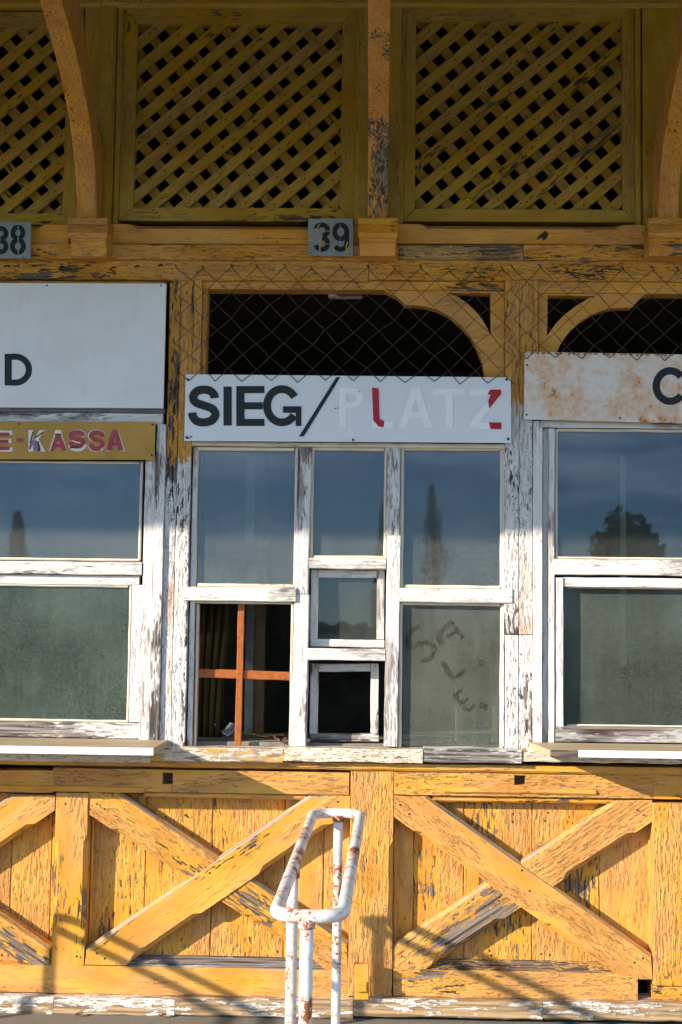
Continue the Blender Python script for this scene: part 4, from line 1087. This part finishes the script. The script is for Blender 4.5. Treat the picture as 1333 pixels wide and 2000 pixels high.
# ------------------------------------------------------------------ queue barriers of bent pipe
def barrier(dx, label, dy=0.0, dz=0.0):
    yf, yn = -0.92+dy, -2.28+dy
    pf = at(659, 1588, yf); pn = at(603, 1790, yn)
    pf = Vector((pf.x+dx, yf, pf.z+dz)); pn = Vector((pn.x+dx, yn, pn.z+dz))
    ax = (pn-pf); Ln = ax.length; ax.normalize(); sx = Vector((1, 0, 0)); hw = 0.076; r = 0.0158
    root = empty('queue_barrier', (pf.x, (yf+yn)/2, 0)); tag(root, label, 'barrier', 'white pipe barriers in front of the booth')
    rc = 0.055; pts = []
    for cx, cy, a0 in ((hw-rc, Ln-rc, 0), (-(hw-rc), Ln-rc, 90), (-(hw-rc), rc, 180), (hw-rc, rc, 270)):
        for k in range(7):
            a = math.radians(a0+90*k/6); pts.append(pf+sx*(cx+rc*math.cos(a))+ax*(cy+rc*math.sin(a)))
    # refine the long sides
    V, F = sweep(pts, r, 14, True)
    link('rail_loop', mesh('rail_loop', V, F, True), M_PIPE, root)
    def leg(p, rr=0.0150):
        p = Vector(p); b = Vector((p.x, p.y, -0.05)); V, F = sweep([p+(b-p)*t/8 for t in range(9)], rr, 14)
        link('leg', mesh('leg', V, F, True), M_PIPE, root)
    for wp in (pf+sx*.004, pn-sx*.004, pf-sx*hw+ax*(Ln*.62)):
        V, F = sweep([wp+Vector((0, 0, -.026)), wp+Vector((0, 0, -.021)), wp+Vector((0, 0, -.013)), wp+Vector((0, 0, -.006))], .0188, 12)
        link('weld', mesh('weld', V, F, True), M_WELD, root)
    leg(pf+sx*0.004+Vector((0, 0, -.004))); leg(pn+sx*-0.004+Vector((0, 0, -.004)), .0155)
    leg(pf-sx*hw+ax*(Ln*.62)+Vector((0, 0, -.004)))
    return root
barrier(0.0, 'white rusty bent pipe barrier standing in front of the crossed braces')
barrier(-1.235, 'white pipe barrier just left of the picture whose shadow falls by the middle post', .005, .045)
barrier(-2.385, 'white pipe barrier farther left whose shadow falls on the left post', .08)

# ------------------------------------------------------------------ fallen leaves by the plinth
def leafobj(px, py, Y, s, lab):
    p = at(px, py, Y); V = [(-s, 0, 0.004), (-.3*s, -.5*s, .012), (.6*s, -.4*s, .004), (s, 0, .016), (.3*s, .5*s, .006), (-.5*s, .4*s, .014)]
    o = link('dry_leaf', mesh('dry_leaf', V, [(0, 1, 5), (1, 4, 5), (1, 2, 4), (2, 3, 4)]), M_CONC, None, Matrix.Translation((p.x, Y, 0.004)) @ Matrix.Rotation(px, 4, 'Z'))
    tag(o, lab, 'leaf'); md = o.modifiers.new('thick', 'SOLIDIFY'); md.thickness = .001
leafobj(155, 1985, -.08, .022, 'curled red brown dry leaf on the asphalt near the left corner')
leafobj(318, 1990, -.075, .018, 'flat brown dry leaf on the asphalt below a plinth joint')

# ------------------------------------------------------------------ trees across the field, seen mirrored in the panes
def crown(shape, n, size, seed):
    rnd = random.Random(seed); V = []; F = []
    for i in range(n):
        c = shape(rnd); k = len(V)
        a = Vector((rnd.gauss(0, 1), rnd.gauss(0, 1), rnd.gauss(0, 1))).normalized(); b_ = a.orthogonal().normalized(); s = size*rnd.uniform(.6, 1.4)
        cc = a.cross(b_)
        V += [c+b_*s, c+cc*s*.6, c-b_*s, c-cc*s*.6]; F.append((k, k+1, k+2, k+3))
    return V, F
def tree(name, px, py, D, wpx, label, kind, seed, n=5000):
    """px,py = mirrored top; D = distance in front of the wall"""
    t = at(px, py, D); h = t.z; x = t.x; y = -D; w = wpx/FPX*(D+DIST)/2
    root = empty(name, (x, y, 0)); tag(root, label, 'tree', 'trees beyond the forecourt')
    rnd = random.Random(seed)
    lobes = [(rnd.uniform(-.6, .6), rnd.uniform(-.6, .6), rnd.uniform(.25, .9), rnd.uniform(.35, .6)) for _ in range(14)]
    def sh(r):
        while True:
            if kind == 'poplar':
                z = r.random(); ang = r.uniform(0, 6.283); rad = math.sqrt(r.random())
                prof = (min(1, z*7)**.5)*(1-z**2.2)**.75*(0.85+.15*math.sin(z*23+seed+2*math.cos(ang)))+.02
                sh_ = .25*math.sin(ang*3+seed)*z
                return Vector((rad*prof*w*math.cos(ang)+sh_*w*.5, rad*prof*w*math.sin(ang), .06*h+z*.94*h))
            v = Vector((r.gauss(0, 1), r.gauss(0, 1), r.gauss(0, 1))).normalized()
            k = (.80+.32*mnoise.noise(v*2.2+Vector((seed, 0, 0)))+.16*mnoise.noise(v*6))*r.random()**.35
            return Vector((v.x*w*k, v.y*w*k, h*.50+v.z*h*.50*min(1.0, k*1.1)))
    V, F = crown(sh, n, max(.10, w*.075), seed)
    link('crown', mesh('crown', V, F), M_LEAF, root, Matrix.Translation((x, y, 0)))
    pts = [Vector((x, y, -.2)), Vector((x+.1, y, h*.3)), Vector((x-.05, y+.05, h*.6))]
    tv = []; tf = []; V, F = sweep(pts, max(.1, w*.09), 8)
    link('trunk', mesh('trunk', V, F, True), M_BARK, root)
tree('poplar_tree', 847, 944, 130, 56, 'tall slim poplar mirrored in the upper right pane of the middle window', 'poplar', 1)
tree('poplar_tree', 743, 972, 132, 34, 'slim poplar mirrored beside the right mullion of the middle window', 'poplar', 2, 4000)
tree('poplar_tree', 32, 1000, 120, 62, 'short ragged poplar mirrored in the upper left window', 'poplar', 5)
tree('broad_tree', 1222, 988, 70, 205, 'broad round tree mirrored in the upper right window', 'round', 9, 9000)
# far belt of trees closing the field
rnd = random.Random(4); V = []; F = []
for i in range(16000):
    x = rnd.uniform(-150, 150); top = 1.9+1.1*mnoise.noise(Vector((x*.09, 0, 3)))+1.2*mnoise.noise(Vector((x*.45, 1, 3)))+.8*mnoise.noise(Vector((x*1.3, 1, 3)))
    c = Vector((x, -300+rnd.uniform(-4, 4), rnd.random()*top)); k = len(V); s = rnd.uniform(.3, .8)
    a = Vector((rnd.gauss(0, 1), rnd.gauss(0, 1), rnd.gauss(0, 1))).normalized(); b_ = a.orthogonal().normalized(); cc = a.cross(b_)
    V += [c+b_*s, c+cc*s, c-b_*s, c-cc*s]; F.append((k, k+1, k+2, k+3))
o = link('far_woods', mesh('far_woods', V, F), M_LEAF); tag(o, 'distant dark belt of trees closing the field', 'woods', kind='stuff')
